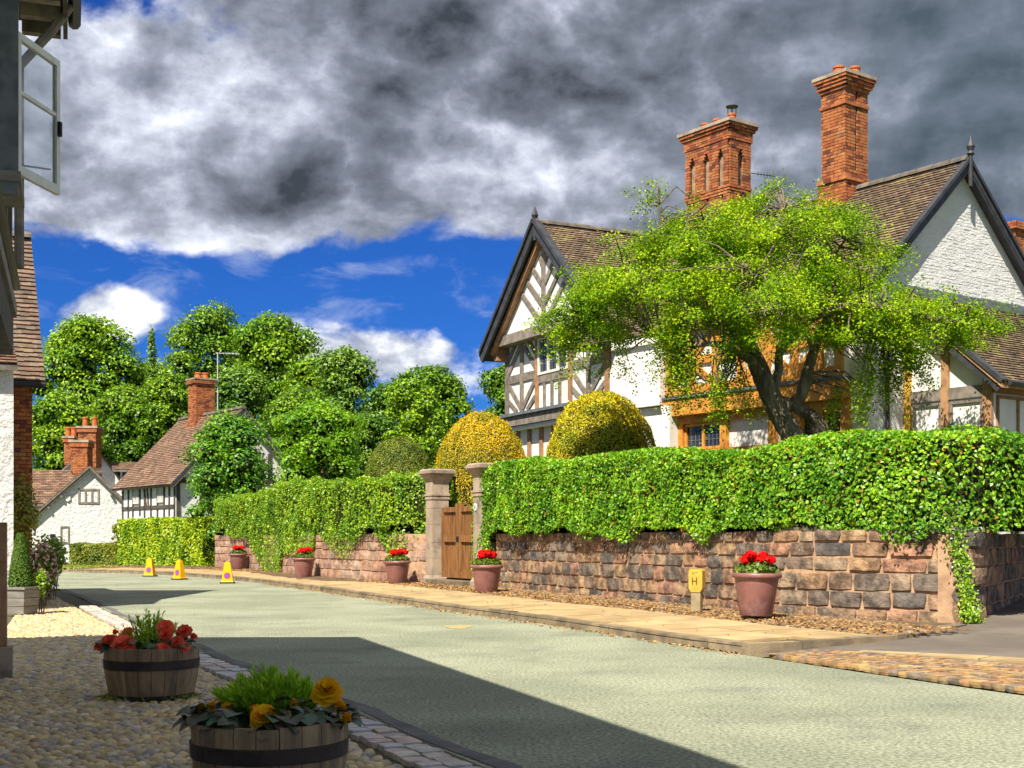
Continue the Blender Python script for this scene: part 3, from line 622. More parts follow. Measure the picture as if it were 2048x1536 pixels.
# raised garden behind the walls, grass verge by the far cottages
garden = sheet('garden', [[(p[0], p[1], 1.05) for p in [(-.4, 29.9), (2.95, 21.95), (3.95, 19.35), (4.7, 18.2), (6.1, 17.1), (9.0, 23.5), (40, 40), (60, 110), (-4, 80), (-8, 57), (-11.5, 51.3), (-8.4, 45), (-5.2, 37.7), (-2.7, 33.5), (-1.7, 32.6), (-1.2, 33.5), (-.3, 32)]]], 'grassland')
vp = [(x, y, .02) for x, y in [(-13.5, 50.0), (-19, 53.3), (-34, 58), (-34, 66), (-16, 60), (-12, 53)]]
verge = sheet('grass_verge', [vp], 'grassland')
gpts = np.array([(RNG.uniform(-30, -13), 0, 0) for _ in range(9000)]); gpts[:, 1] = 53.3 - (gpts[:, 0] + 19) * .33 + RNG.uniform(.2, 5, 9000); gpts[:, 2] = .06
leaf_mesh('verge_grass', gpts, np.tile([0.3, -1.0, .3], (len(gpts), 1)), .16, 'grass', verge, aspect=.3, kind='stuff', droop=-.8)
# ------------------------------------------------------------------ garden walls of squared sandstone
def stone_wall(root, pts, z0, z1, m, heights, lmin=.28, lmax=.66, thick=.42, rev=False, top_brick=None):
    S = poly_sample(pts, .02); core = MB()
    cs = S[::10] + [S[-1]]
    for p, t, s in cs:
        n = -left_of(t) if not rev else left_of(t)
        core.v += [tuple(p + n * .016 + Vector((0, 0, z0 - .25))), tuple(p + n * thick + Vector((0, 0, z0 - .25))), tuple(p + n * thick + Vector((0, 0, z1 - .03))), tuple(p + n * .016 + Vector((0, 0, z1 - .03)))]
    k = len(cs)
    for i in range(k - 1):
        for j in range(4): q = (j + 1) % 4; core.f.append((4 * i + j, 4 * i + q, 4 * i + 4 + q, 4 * i + 4 + j))
    core.f += [(0, 1, 2, 3), (4 * k - 1, 4 * k - 2, 4 * k - 3, 4 * k - 4)]
    core.build('mortar_core', 'mortar', root)
    tot = sum(heights); z = z0 - .06
    for r, h in enumerate(heights):
        h = h * (z1 - z0 + .06) / tot; i = -rnd.randint(0, 14)
        while i < len(S) - 3:
            L = rnd.uniform(lmin, lmax) * (1.12 if h > .2 else 1); k2 = i + int(L / .02)
            if len(S) - 1 - k2 < 14: k2 = len(S) - 1
            a, b = max(i, 0), min(k2, len(S) - 1); i = k2
            if b - a < 5: continue
            (p, t, _), (q, t2, _) = S[a], S[b]; c = (p + q) / 2; d = (q - p); n = -left_of(d.normalized()) if not rev else left_of(d.normalized())
            dep = .22; pr = rnd.uniform(.004, .028); jz = rnd.uniform(-.010, .010)
            inst('stone', unit_stone(rnd.randrange(20, 30), m), root, Vector((c.x, c.y, z + h / 2 + jz)) + n * (dep / 2 - pr), (rnd.uniform(-.02, .02), rnd.uniform(-.015, .015), math.atan2(d.y, d.x)), (d.length - .026, dep, h - .026 - abs(jz)))
        z += h
WR = thing('garden_wall', (2.75, 21.8, .15), 'dark sandstone block garden wall under the long near hedge', 'wall')
stone_wall(WR, [(p[0], p[1]) for p in [(-.35, 29.2)] + WALL_R[1:]], .19, 1.40, 'stone', [.18, .22, .24, .19, .19, .16], lmin=.26, lmax=.58, rev=True)
for k, (hz0, hz1) in enumerate(((.12, .40), (.41, .66), (.67, .90), (.91, 1.15), (1.16, 1.40))):
    inst('stone', unit_stone(20 + k, 'stone'), WR, (6.0, 17.12, (hz0 + hz1) / 2), (0, 0, -.68), (.30 if k % 2 else .36, .47, hz1 - hz0 - .02))
WE = thing('garden_wall', (7.4, 19.6, .2), 'short weathered stone wall turning the corner along the drive', 'wall')
stone_wall(WE, [(5.97, 16.9), (7.3, 19.3), (9.2, 22.9)], .21, 1.36, 'stone', [.2, .24, .25, .22, .2], rev=True)
WL = thing('garden_wall', (-6, 38, .15), 'pink sandstone garden wall hung with ivy beyond the gate', 'wall')
stone_wall(WL, WALL_L, .18, 1.42, 'stone_pink', [.27, .27, .25, .22, .2], lmin=.4, lmax=.8, rev=False)

# ------------------------------------------------------------------ gate pillars and gate
gA = Vector((.447, -.894, 0)); gN = Vector((-.894, -.447, 0))
def pillar(name, c, label):
    root = thing(name, (c[0], c[1], .14), label, 'gate pillar', 'stone pillars of the garden gate', rz=math.atan2(gA.y, gA.x))
    def sq(mb, w, z0, z1, w2=None):
        w2 = w if w2 is None else w2; a, b = w / 2, w2 / 2
        mb.hexa([(-a, -a, z0), (a, -a, z0), (a, a, z0), (-a, a, z0), (-b, -b, z1), (b, -b, z1), (b, b, z1), (-b, b, z1)])
    m = MB(); sq(m, .56, 0, .16); sq(m, .54, .16, .24, .46); m.build('plinth', 'pillar', root, local=True)
    z = .24
    for h in (.42, .38, .45, .40, .22):
        m = MB(); sq(m, .43 + rnd.uniform(-.006, .006), z + .006, z + h); m.build('shaft_block', 'pillar', root, local=True); z += h
    m = MB(); sq(m, .47, z, z + .05); sq(m, .45, z + .05, z + .09); sq(m, .49, z + .09, z + .14); m.build('necking', 'pillar', root, local=True); z += .14
    m = MB(); sq(m, .44, z, z + .30); m.build('shaft_block', 'pillar', root, local=True); z += .30
    m = MB(); sq(m, .46, z, z + .06, .50); sq(m, .50, z + .06, z + .20, .68); sq(m, .72, z + .20, z + .27); sq(m, .68, z + .27, z + .31, .6); m.build('capital', 'pillar', root, local=True)
    return root
p_left = pillar('gate_pillar', (-1.86, 32.3), 'tall weathered stone gate pillar with clear base beside the pink wall')
p_right = pillar('gate_pillar', (-.60, 29.8), 'tall stone gate pillar half hidden by the near hedge')
m = MB(); m.lathe([(.0, 0), (.09, 0), (.09, .012), (.075, .015)], 16); pl = m.build('number_plaque', 'whitepaint', p_right, local=True); pl.location = (-.1, -.215, 1.86); pl.rotation_euler = (R(90), 0, 0)
m = MB(); m.box(-.012, .012, -.004, .004, -.04, .04); m.box(.02, .028, -.004, .004, -.04, .04); n_ = m.build('numeral', 'iron', p_right, local=True); n_.location = (-.1, -.232, 1.86)
gm = Vector((-1.25, 31.0, 0)); gf = Frame((gm.x, gm.y), gA, gN)
gate = thing('garden_gate', (gm.x, gm.y, .3), 'double wooden panelled gate between the stone pillars', 'gate')
for s in (-1, 1):
    e0, e1 = (-.99, -.012) if s < 0 else (.012, .99)
    leaf = MB(); gf.box(leaf, e0, e1, .34, .50, -.035, .04); lf = leaf.build('gate_leaf', 'gate', gate)
    for a0, a1 in ((e0, e0 + .13), (e1 - .13, e1)): fbox(gf, lf, 'stile', 'gate', a0, a1, .501, 2.02 + .10 * (1 if (s < 0) == (a0 > e0) else 0), -.035, .042)
    fbox(gf, lf, 'rail', 'gate', e0 + .131, e1 - .131, 1.20, 1.36, -.029, .038); fbox(gf, lf, 'rail', 'gate', e0 + .131, e1 - .131, 1.92, 2.04, -.029, .038)
    w = (e1 - e0 - .262) / 5
    for k in range(5):
        a = e0 + .131 + k * w
        fbox(gf, lf, 'board', 'gate', a + .006, a + w - .006, .501, 1.199, -.028, -.012 - .006 * (k % 2))
        fbox(gf, lf, 'board', 'gate', a + .022, a + w - .022, 1.361, 1.919, -.028, -.010)
    m = MB(); gf.box(m, -.05 if s < 0 else .03, -.03 if s < 0 else .05, 1.20, 1.33, .043, .07); m.build('latch', 'iron', lf)
fbox(gf, None, 'gate_step', 'kerb', -1.1, 1.1, .10, .29, -.3, .42)
tag(bpy.data.objects['gate_step'], 'worn stone step at the foot of the wooden gate', 'step')

# ------------------------------------------------------------------ hedges
def hedge(name, label, pts, half, z0, ztop, m, dens, size, group=None, rev=False, skirt=None, amp=.07, seed=1, round_=.25, ends=True, cat='hedge', zfun=None, tfun=None):
    """clipped hedge along pts: added solid dark core to block light, dense leaves on a rounded box section, hanging fringe below"""
    rng = np.random.default_rng(seed); S = poly_sample(pts, .25); mid = S[len(S) // 2][0]
    root = thing(name, (mid.x, mid.y, z0), label, cat, group)
    L = S[-1][2]; H = ztop - z0; per = 2 * (2 * half) / 2 + 2 * H
    n = int(dens * L * (2 * H + 2 * half)); u = rng.uniform(0, 1, n) * (len(S) - 1); i = np.minimum(u.astype(int), len(S) - 2); f = u - i
    P = np.array([p[:] for p, _, _ in S]); T = np.array([t[:] for _, t, _ in S]); NL = np.stack([-T[:, 1], T[:, 0], np.zeros(len(S))], 1) * (1 if rev else -1)   # towards the street
    c = P[i] * (1 - f)[:, None] + P[i + 1] * f[:, None]; N = unitv(NL[i] * (1 - f)[:, None] + NL[i + 1] * f[:, None])
    zt = np.array([tfun(x / (len(S) - 1)) if tfun else ztop for x in u]); zb = np.array([zfun(x / (len(S) - 1)) if zfun else z0 for x in u])
    w = rng.uniform(0, 2 * half + 2 * H, n); side = np.zeros(n); z = np.zeros(n); nr = np.zeros((n, 3)); hh = zt - zb
    fr = w < H * 1.15; tp = (w >= H * 1.15) & (w < H * 1.15 + 2 * half); bk = ~fr & ~tp
    side[fr] = half; z[fr] = zb[fr] + rng.uniform(0, 1, fr.sum()) * hh[fr]; nr[fr] = N[fr] + [0, 0, .25]
    side[tp] = rng.uniform(-half, half, tp.sum()); z[tp] = zt[tp]; nr[tp] = [0, 0, 1]
    side[bk] = -half; z[bk] = zb[bk] + rng.uniform(0, 1, bk.sum()) * hh[bk]; nr[bk] = -N[bk]
    # round the upper edges
    k = np.clip((z - (zt - round_)) / round_, 0, 1); side[fr | bk] *= 1 - .35 * (half * 0 + 1) * (k[fr | bk] ** 2) * min(1, round_ / half)
    kk = np.clip((np.abs(side) - (half - round_)) / round_, 0, 1); z[tp] -= (round_ * .5 * kk ** 2)[tp]
    q = c + N * side[:, None]; q[:, 2] = z
    q += unitv(nr + 1e-6) * (amp * noise3(q, 2.2, seed) + amp * .5 * noise3(q, 7, seed + 5) - rng.exponential(.035, n))[:, None]
    if ends:
        for e, sgn in ((0, -1), (-1, 1)):
            ne = int(dens * 2 * half * H); o = P[e] + NL[e] * rng.uniform(-half, half, ne)[:, None]; o[:, 2] = (zfun(0 if e == 0 else 1) if zfun else z0) + rng.uniform(0, 1, ne) * H
            o += T[e] * sgn * (amp * noise3(o, 3, seed))[:, None]; q = np.vstack([q, o]); nr = np.vstack([nr, np.tile(T[e] * sgn, (ne, 1))])
    if skirt:                                   # (count, list of (u0, u1, length)) leaves hanging below the front
        for cnt, u0, u1, ln in skirt:
            uu = rng.uniform(u0, u1, cnt) * (len(S) - 1); ii = np.minimum(uu.astype(int), len(S) - 2); ff = uu - ii
            o = P[ii] * (1 - ff)[:, None] + P[ii + 1] * ff[:, None]; NN = NL[ii]
            env = np.sin(np.pi * (uu / (len(S) - 1) - u0) / (u1 - u0)) ** .5
            zz = (np.array([zfun(x / (len(S) - 1)) for x in uu]) if zfun else z0)
            o = o + NN * (half - .06 + rng.normal(0, .05, cnt))[:, None]; o[:, 2] = zz + .1 - rng.uniform(0, 1, cnt) ** .8 * ln * env * (1 + .35 * noise3(o, 5, seed + 2))
            q = np.vstack([q, o]); nr = np.vstack([nr, NN + [0, 0, .3]])
    leaf_mesh('foliage', q, nr, size, m, root, jitter=.55, aspect=.62, rng=rng, kind='stuff')
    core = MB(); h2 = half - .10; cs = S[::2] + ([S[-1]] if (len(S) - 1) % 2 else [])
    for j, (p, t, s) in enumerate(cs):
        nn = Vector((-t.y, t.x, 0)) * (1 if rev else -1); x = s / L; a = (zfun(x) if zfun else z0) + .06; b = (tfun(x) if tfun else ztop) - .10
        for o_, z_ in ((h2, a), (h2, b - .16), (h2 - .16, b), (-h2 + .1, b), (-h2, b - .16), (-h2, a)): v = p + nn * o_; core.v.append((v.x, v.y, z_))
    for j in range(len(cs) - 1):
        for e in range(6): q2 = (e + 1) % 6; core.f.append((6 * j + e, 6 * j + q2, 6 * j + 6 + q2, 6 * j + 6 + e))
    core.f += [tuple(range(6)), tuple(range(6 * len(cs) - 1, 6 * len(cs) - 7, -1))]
    core.build('dark_core', 'inner', root); return root  # solid dark core added so light cannot pass through the hedge

# the long near hedge on the dark stone wall; its front leans a little over the wall face
HP = [(-.35, 30.25), (.9, 27.2), (3.15, 22.0), (4.1, 19.7), (4.85, 18.6), (6.2, 17.5), (7.8, 19.6), (9.8, 23.4)]
def zlow(x): return 1.43 + .10 * math.sin(x * 37) * .6 + .05 * math.sin(x * 91) - (.75 * max(0, 1 - x / .05)) - .10 * max(0, 1 - abs(x - .33) / .06)
hedge('garden_hedge', 'long glossy clipped hedge above the dark stone wall', HP, .62, 1.42, 2.92, 'l_hedge', 1250, .066, rev=False, zfun=zlow, tfun=lambda x: (3.02 - .62 * x if x < .55 else 2.68) + .05 * math.sin(x * 23) - .25 * max(0, 1 - x / .06),
      skirt=[(700, 0.0, .045, 1.15), (120, .26, .29, .22), (220, .33, .38, .32), (140, .45, .48, .22), (90, .16, .19, .2), (200, .545, .575, .28), (160, .63, .66, .3)], seed=5)
HL = [(-1.6, 33.3), (-2.75, 34.1), (-4.9, 37.9), (-8.1, 45.1), (-10.9, 50.6)]
def zlow2(x): return 1.45 + .18 * math.sin(x * 21) + .08 * math.sin(x * 55)
hedge('garden_hedge', 'dense rounded hedge with trailing ivy above the pink sandstone wall', HL, .68, 1.45, 2.95, 'l_hedge2', 800, .078, rev=True, zfun=zlow2, tfun=lambda x: 2.98 - .12 * math.sin(x * 9) - .2 * max(0, x - .5) - .25 * max(0, 1 - abs(x - .34) / .05) * .4,
      skirt=[(1100, .0, .10, .8), (2400, .33, .46, 1.35), (4200, .53, .76, 1.75), (1200, .44, .53, .9), (900, .12, .30, .5)], seed=8, amp=.12)
hedge('privet_hedge', 'bright yellow green clipped hedge in front of the timbered cottage', [(-17.15, 58.2), (-12.15, 52.9)], .55, .06, 2.15, 'l_bright', 420, .12, seed=12, amp=.06, rev=False)
hedge('box_hedge', 'low olive hedge before the white cottage', [(-21.0, 62.6), (-18.9, 61.6), (-17.3, 60.0)], .45, .05, 1.05, 'l_dull', 420, .12, seed=13, amp=.04, rev=False)

def ivy(name, label, cat, pts, wid, m, n, size, N, seed, group=None):
    """hanging ivy tongue on a wall face, from pts top to bottom"""
    rng = np.random.default_rng(seed); P = np.array(pts, float); root = thing(name, tuple(P[-1]), label, cat, group)
    u = rng.uniform(0, 1, n) * (len(P) - 1); i = np.minimum(u.astype(int), len(P) - 2); f = (u - i)[:, None]; c = P[i] * (1 - f) + P[i + 1] * f
    Nn = np.array([N[0], N[1], 0.0]); A = np.array([-N[1], N[0], 0.0]); ww = np.interp(u / (len(P) - 1), np.linspace(0, 1, len(wid)), wid)
    q = c + A * (rng.normal(0, .45, n) * ww)[:, None] + Nn * (np.abs(rng.normal(0, .06, n)) + .02)[:, None]
    leaf_mesh('foliage', q, np.tile(Nn + [0, 0, .3], (n, 1)), size, m, root, jitter=.5, rng=rng, kind='stuff')
    st = MB()
    for k in range(3): st.tube([Vector(p) + Vector((A[0], A[1], 0)) * (.07 * (k - 1) + .03 * math.sin(j * 2 + k)) for j, p in enumerate(pts)], .012, 5)
    st.build('stem', 'bark', root); return root
ivy('ivy', 'ivy trailing down the wall corner to the ground by the drive', 'ivy', [(5.72, 16.98, 1.7), (5.80, 16.86, 1.1), (5.86, 16.80, .7), (5.90, 16.76, .35), (5.93, 16.74, .2)], (.40, .15, .12, .14, .12), 'l_hedge2', 1100, .050, (-.35, -.94), 21)

# ------------------------------------------------------------------ clipped yew domes
def yew(label, c, r, ztop, m, seed, z0=1.05, pw=2.3):
    rng = np.random.default_rng(seed); root = thing('yew_dome', (c[0], c[1], z0), label, 'topiary', 'clipped yew domes')
    he = min(ztop - z0 - .3, r * 1.45); n1 = int(11500 * r * (he + r)); n2 = int(7000 * r * (ztop - z0 - he))
    d = sphere_dirs(n1 * 2, rng); d = d[d[:, 2] > -.02][:n1]; lumps = 1 + .038 * noise3(d, 4.5, seed) + .024 * noise3(d, 13, seed + 1) + np.where(rng.uniform(0, 1, len(d)) < .03, rng.uniform(.01, .06, len(d)), 0)
    q = np.array([c[0], c[1], ztop - he]) + d * [r, r, he] * (lumps - rng.exponential(.014, len(d)))[:, None]; nr = d / np.array([r, r, he])
    ph = rng.uniform(0, 6.283, n2); zz = rng.uniform(z0, ztop - he, n2); taper = 1 - .06 * (ztop - he - zz) / (ztop - z0)
    q = np.vstack([q, np.stack([c[0] + r * taper * np.cos(ph), c[1] + r * taper * np.sin(ph), zz], 1)]); nr = np.vstack([nr, np.stack([np.cos(ph), np.sin(ph), .1 + 0 * ph], 1)])
    leaf_mesh('foliage', q, nr, .046, m, root, aspect=.45, jitter=.5, rng=rng, kind='stuff')
    k_ = [(r * .9 - .12, 0), (r - .13, ztop - he - z0)] + [((r - .13) * math.cos(a * math.pi / 16) + .005, ztop - he - z0 + (he - .13) * math.sin(a * math.pi / 16)) for a in range(1, 9)]
    MB().lathe(k_, 24, (c[0], c[1], z0)).build('dark_core', 'inner' if m == 'l_yewgreen' else 'soil', root, smooth=True)  # solid dark core added behind the leaf shell
yew('large golden clipped yew dome in front of the timbered gable', (1.94, 28.4), 1.22, 4.50, 'l_yewgold', 31)
yew('orange gold clipped yew dome behind the gate pillars', (-.81, 34.6), 1.27, 4.63, 'l_yewgold2', 32)
yew('olive green clipped yew dome beside the golden pair', (-3.22, 37.2), 1.02, 4.20, 'l_yewgreen', 33)

# ------------------------------------------------------------------ trees
def crown_leaves(lobes, n, rng, inner=.25, flat=1.0):
    L = np.array(lobes); vol = L[:, 3] * L[:, 4]; pick = rng.choice(len(L), n, p=vol / vol.sum()); d = sphere_dirs(n, rng)
    low = d[:, 2] < -.35; d[low, 2] *= rng.choice([-1, 1], low.sum(), p=[.6, .4])
    rad = np.where(rng.uniform(0, 1, n) < inner, rng.uniform(.45, .95, n), 1 + rng.normal(0, .10, n))
    ln = 1 + .26 * noise3(d * 3 + pick[:, None] * 1.7, 1.5, 3) + .16 * noise3(d * 3 + pick[:, None] * 2.9, 4.5, 4); C = L[pick]
    q = C[:, :3] + d * C[:, 3:6] * (rad * ln)[:, None]
    keep = np.ones(n, bool)
    for l in L:
        e = (((q - l[:3]) / (l[3:6] * .72)) ** 2).sum(1); keep &= (e > 1)
    return q[keep], (d / np.maximum(C[:, 3:6], .01) * C[:, 3:4])[keep]
def limbs(root, base, tips, r0, trunk_top, seed, m='bark'):
    r = random.Random(seed); mb = MB(); base = Vector(base); tt = Vector(trunk_top)
    mb.tube([base, base.lerp(tt, .35) + Vector((r.uniform(-.1, .1), r.uniform(-.1, .1), 0)), base.lerp(tt, .7) + Vector((r.uniform(-.15, .15), r.uniform(-.15, .15), 0)), tt], [r0 * 1.25, r0, r0 * .85, r0 * .6], 10)
    for t in tips:
        t = Vector(t); s = base.lerp(tt, r.uniform(.55, .95)); md = s.lerp(t, .5) + Vector((r.uniform(-.3, .3), r.uniform(-.3, .3), r.uniform(0, .5)))
        mb.tube([s, md, t], [r0 * .42, r0 * .25, r0 * .06], 6)
    mb.build('trunk', m, root, smooth=True)
def bush_tree(name, label, c, width, z0, z1, leafm, n, size, seed, nl=13, group=None, conifer=False, cat='tree', zbase=0.0, depth=None):
    nl = int(nl * 1.7); rng = np.random.default_rng(seed); root = thing(name, (c[0], c[1], zbase), label, cat, group); lob = []; w = width / 2; dp = depth or w; H = z1 - z0
    for k in range(nl):
        t = (k + .5) / nl
        if conifer: env = max(.12, (1 - t)) * .95
        else: env = max(.45, (1 - abs(2 * t - .9) ** 3.2 * .85)) ** .6 if abs(2 * t - .9) < 1.05 else .5
        a = k * 2.4 + rng.uniform(-.4, .4); rr = rng.uniform(.20, .46) * w * (env if conifer else 1); off = max(0, env * w - rr) * rng.uniform(.55, 1.12)
        lob.append((c[0] + off * math.cos(a), c[1] + off * math.sin(a) * dp / w, z0 + H * t * .94 + .02 * H, rr, rr * dp / w, min(rr * rng.uniform(.55, .85), H * .3)))
    lob.append((c[0], c[1], z0 + H * .55, w * (.3 if conifer else .55), dp * (.3 if conifer else .55), H * .34))
    # tip lobe reaching the top
    if conifer: lob.append((c[0], c[1], z1 - H * .12, w * .16, dp * .16, H * .12))
    else:
        for e in range(3): lob.append((c[0] + (e - 1) * .42 * w + rng.uniform(-.1, .1) * w, c[1] + rng.uniform(-.3, .3) * dp, z1 - H * (.09 + .04 * abs(e - 1) + rng.uniform(0, .05)), w * rng.uniform(.28, .44), dp * .42, H * .10))
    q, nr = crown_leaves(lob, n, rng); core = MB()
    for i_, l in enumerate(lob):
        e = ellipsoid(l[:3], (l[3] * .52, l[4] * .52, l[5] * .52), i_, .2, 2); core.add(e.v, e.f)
    core.build('dark_core', 'inner', root, smooth=True, kind='stuff')  # dark solid cores added so the sky does not shine through the crown
    leaf_mesh('crown', q, nr + [0, 0, .3], size, leafm, root, jitter=.5, aspect=.7, rng=rng, kind='stuff')
    limbs(root, (c[0], c[1], zbase - .05), [(l[0], l[1], l[2]) for l in lob[:9]], width * .045, (c[0], c[1], z0 + H * .6), seed)
    return root
def px_tree(name, label, x, top, half, Y, bot, leafm, n, size, seed, **kw):
    a = at(x, top, Y); b = at(x, bot, Y); return bush_tree(name, label, (a.x, Y), 2 * half * Y / FPX, b.z, a.z, leafm, n, size, seed, **kw)
WD = MT['l_wood']; G = 'trees of the wood behind the cottages'
px_tree('woodland_tree', 'broad sycamore rising behind the white cottage, leftmost of the wood', 172, 640, 118, 92, 960, WD[0], 41600, .24, 41, group=G, nl=18)
px_tree('woodland_tree', 'narrow pointed tree between two broad crowns of the wood', 303, 662, 42, 90, 960, WD[3], 15600, .18, 42, group=G, conifer=True, nl=16)
px_tree('woodland_tree', 'tallest dark crowned tree above the timbered cottage chimney', 425, 626, 105, 100, 960, WD[1], 39000, .24, 43, group=G, nl=18)
px_tree('woodland_tree', 'wide bright crowned tree behind the television aerial', 545, 645, 105, 88, 960, WD[0], 41600, .23, 44, group=G, nl=18)
px_tree('woodland_tree', 'feathery grey green tree right of the tall wood', 690, 698, 80, 80, 980, WD[2], 31200, .18, 45, group=G, nl=16)
px_tree('woodland_tree', 'rounded dark tree behind the olive yew dome', 858, 738, 95, 76, 990, WD[1], 33800, .20, 46, group=G, nl=16)
px_tree('woodland_tree', 'light green bushy tree in front of the rounded dark tree', 830, 762, 62, 66, 1000, WD[0], 23400, .16, 47, group=G, nl=14)
px_tree('woodland_tree', 'dark tree showing at the edge of the timbered gable', 1010, 728, 55, 70, 960, WD[1], 18200, .18, 48, group=G, nl=13)
px_tree('woodland_tree', 'low dark tree filling between cottage roofs', 255, 780, 95, 84, 1010, WD[1], 28600, .21, 49, group=G, nl=14)
px_tree('woodland_tree', 'mid green tree behind the white cottage chimneys', 115, 800, 85, 80, 1040, WD[0], 23400, .20, 50, group=G, nl=13)
px_tree('woodland_tree', 'dark undergrowth tree behind the timbered cottage gable', 600, 790, 95, 76, 1020, WD[1], 26000, .20, 51, group=G, nl=13)
px_tree('woodland_tree', 'small dark tree between lime green tree and olive dome', 740, 830, 70, 70, 1030, WD[3], 20800, .17, 52, group=G, nl=12)
px_tree('woodland_tree', 'shaded tree behind the timbered cottage chimney stack', 345, 750, 80, 82, 1000, WD[1], 23400, .20, 53, group=G, nl=13)
px_tree('woodland_tree', 'mid wood tree below the tallest crown', 480, 745, 90, 80, 1000, WD[2], 26000, .20, 54, group=G, nl=13)
px_tree('woodland_tree', 'pale tree closing the gap between feathery tree and rounded dark tree', 772, 770, 62, 74, 1000, WD[2], 16900, .18, 55, group=G, nl=13)
px_tree('woodland_tree', 'tree filling the dip under the narrow pointed tree', 300, 725, 75, 95, 1000, WD[0], 19500, .22, 56, group=G, nl=14)
px_tree('woodland_tree', 'bright tree shoulder right of the television aerial', 620, 715, 60, 84, 1000, WD[0], 16900, .20, 57, group=G, nl=13)
px_tree('holly_tree', 'dark glossy holly standing over the end of the pink wall', 458, 838, 98, 54, 1100, 'l_holly', 24000, .15, 61, nl=17, cat='tree')
px_tree('lime_green_tree', 'bright lime green tree behind the ivy hedge', 640, 818, 98, 50, 1010, 'l_lime', 22000, .13, 62, nl=17, cat='tree')
px_tree('topiary_bush', 'small pale topiary bush beside the low olive hedge', 236, 1048, 13, 64, 1100, 'l_dull', 1500, .10, 63, nl=6, cat='bush')

# ------------------------------------------------------------------ the old leaning hawthorn in the garden
TY = 25.0; rt = np.random.default_rng(77)
tree = thing('hawthorn_tree', tuple(at(1600, 1095, TY)), 'old leaning hawthorn with wide bright crown above the near hedge', 'tree')
def pp(x, y, d=0.0): return at(x, y, TY + d)
wood = MB()
def limb(pts, rads, n=10):
    P = [pp(*p) for p in pts]; S = poly_sample([tuple(p) for p in P], .16); k = len(S)
    rr = np.interp(np.linspace(0, 1, k), np.linspace(0, 1, len(rads)), rads)
    wood.tube([p + Vector((rnd.uniform(-.012, .012), rnd.uniform(-.012, .012), 0)) for p, _, _ in S], [float(a) * rnd.uniform(.9, 1.1) for a in rr], n); return [p for p, _, _ in S]
nodes = []
def fluted(pts, rads, strands=5, tw=2.2):
    S = poly_sample([tuple(pp(*p)) for p in pts], .14); k = len(S); rr = np.interp(np.linspace(0, 1, k), np.linspace(0, 1, len(rads)), rads)
    for j in range(strands):
        ph = 2 * math.pi * j / strands; a_ = rnd.uniform(.5, .62)
        P_ = [p + Vector((math.cos(ph + tw * i / k), math.sin(ph + tw * i / k), 0)) * float(rr[i]) * a_ for i, (p, _, _) in enumerate(S)]
        wood.tube(P_, [float(r) * rnd.uniform(.50, .62) for r in rr], 8)
fluted([(1630, 1095), (1605, 960), (1590, 885), (1560, 830), (1535, 775), (1505, 705), (1478, 655)], [.33, .26, .23, .215, .19, .165, .13])
fluted([(1665, 1095), (1648, 960), (1642, 885), (1636, 845), (1600, 818), (1562, 800)], [.22, .19, .175, .165, .14, .10], 4, 1.6)
main = limb([(1625, 1095), (1605, 960), (1590, 885), (1560, 830), (1535, 775), (1505, 705), (1478, 655), (1452, 600, .2), (1440, 540, .4)], [.20, .18, .16, .15, .14, .13, .12, .10, .06], 12)
limb([(1655, 1095), (1645, 960), (1640, 885), (1636, 845), (1600, 818), (1560, 800)], [.15, .145, .14, .135, .12, .10])
limb([(1610, 1000), (1598, 900), (1572, 850), (1550, 800)], [.13, .12, .10, .08])
for pts, rads in (([(1565, 820), (1600, 795), (1615, 745), (1628, 700), (1648, 650), (1670, 600, -.4)], [.13, .12, .11, .09, .07, .04]),
                  ([(1545, 790), (1556, 740), (1560, 700), (1572, 660, .3), (1600, 610, .5)], [.11, .09, .08, .06, .04]),
                  ([(1505, 705), (1460, 660, .1), (1400, 620, .3), (1320, 590, .5), (1240, 595, .6), (1165, 625, .6)], [.13, .12, .10, .08, .06, .03]),
                  ([(1478, 655), (1430, 600, .6), (1380, 540, 1.0), (1330, 480, 1.1), (1318, 410, 1.0)], [.11, .09, .07, .05, .02]),
                  ([(1560, 700), (1620, 640, -.6), (1700, 610, -1.0), (1790, 620, -1.2), (1880, 640, -1.3), (1960, 650, -1.2)], [.10, .09, .08, .06, .04, .02]),
                  ([(1640, 670), (1700, 660, .6), (1760, 680, .8), (1830, 700, .9), (1890, 710, .8)], [.07, .06, .05, .035, .02]),
                  ([(1520, 730), (1440, 690, -.9), (1370, 690, -.6), (1300, 670, -.2)], [.09, .07, .05, .03]),
                  ([(1452, 600, .2), (1490, 530, 0), (1540, 470, -.2), (1570, 420, -.2)], [.08, .07, .05, .02]),
                  ([(1600, 610, .5), (1650, 540, .6), (1690, 480, .5)], [.05, .04, .02]),
                  ([(1440, 540, .4), (1420, 470, .2), (1400, 420, 0)], [.06, .04, .02]),
                  ([(1628, 700), (1600, 640, -1.0), (1560, 580, -1.4), (1500, 540, -1.6)], [.07, .06, .04, .02])):
    nodes += limb(pts, rads, 7)
nodes += main[-8:]
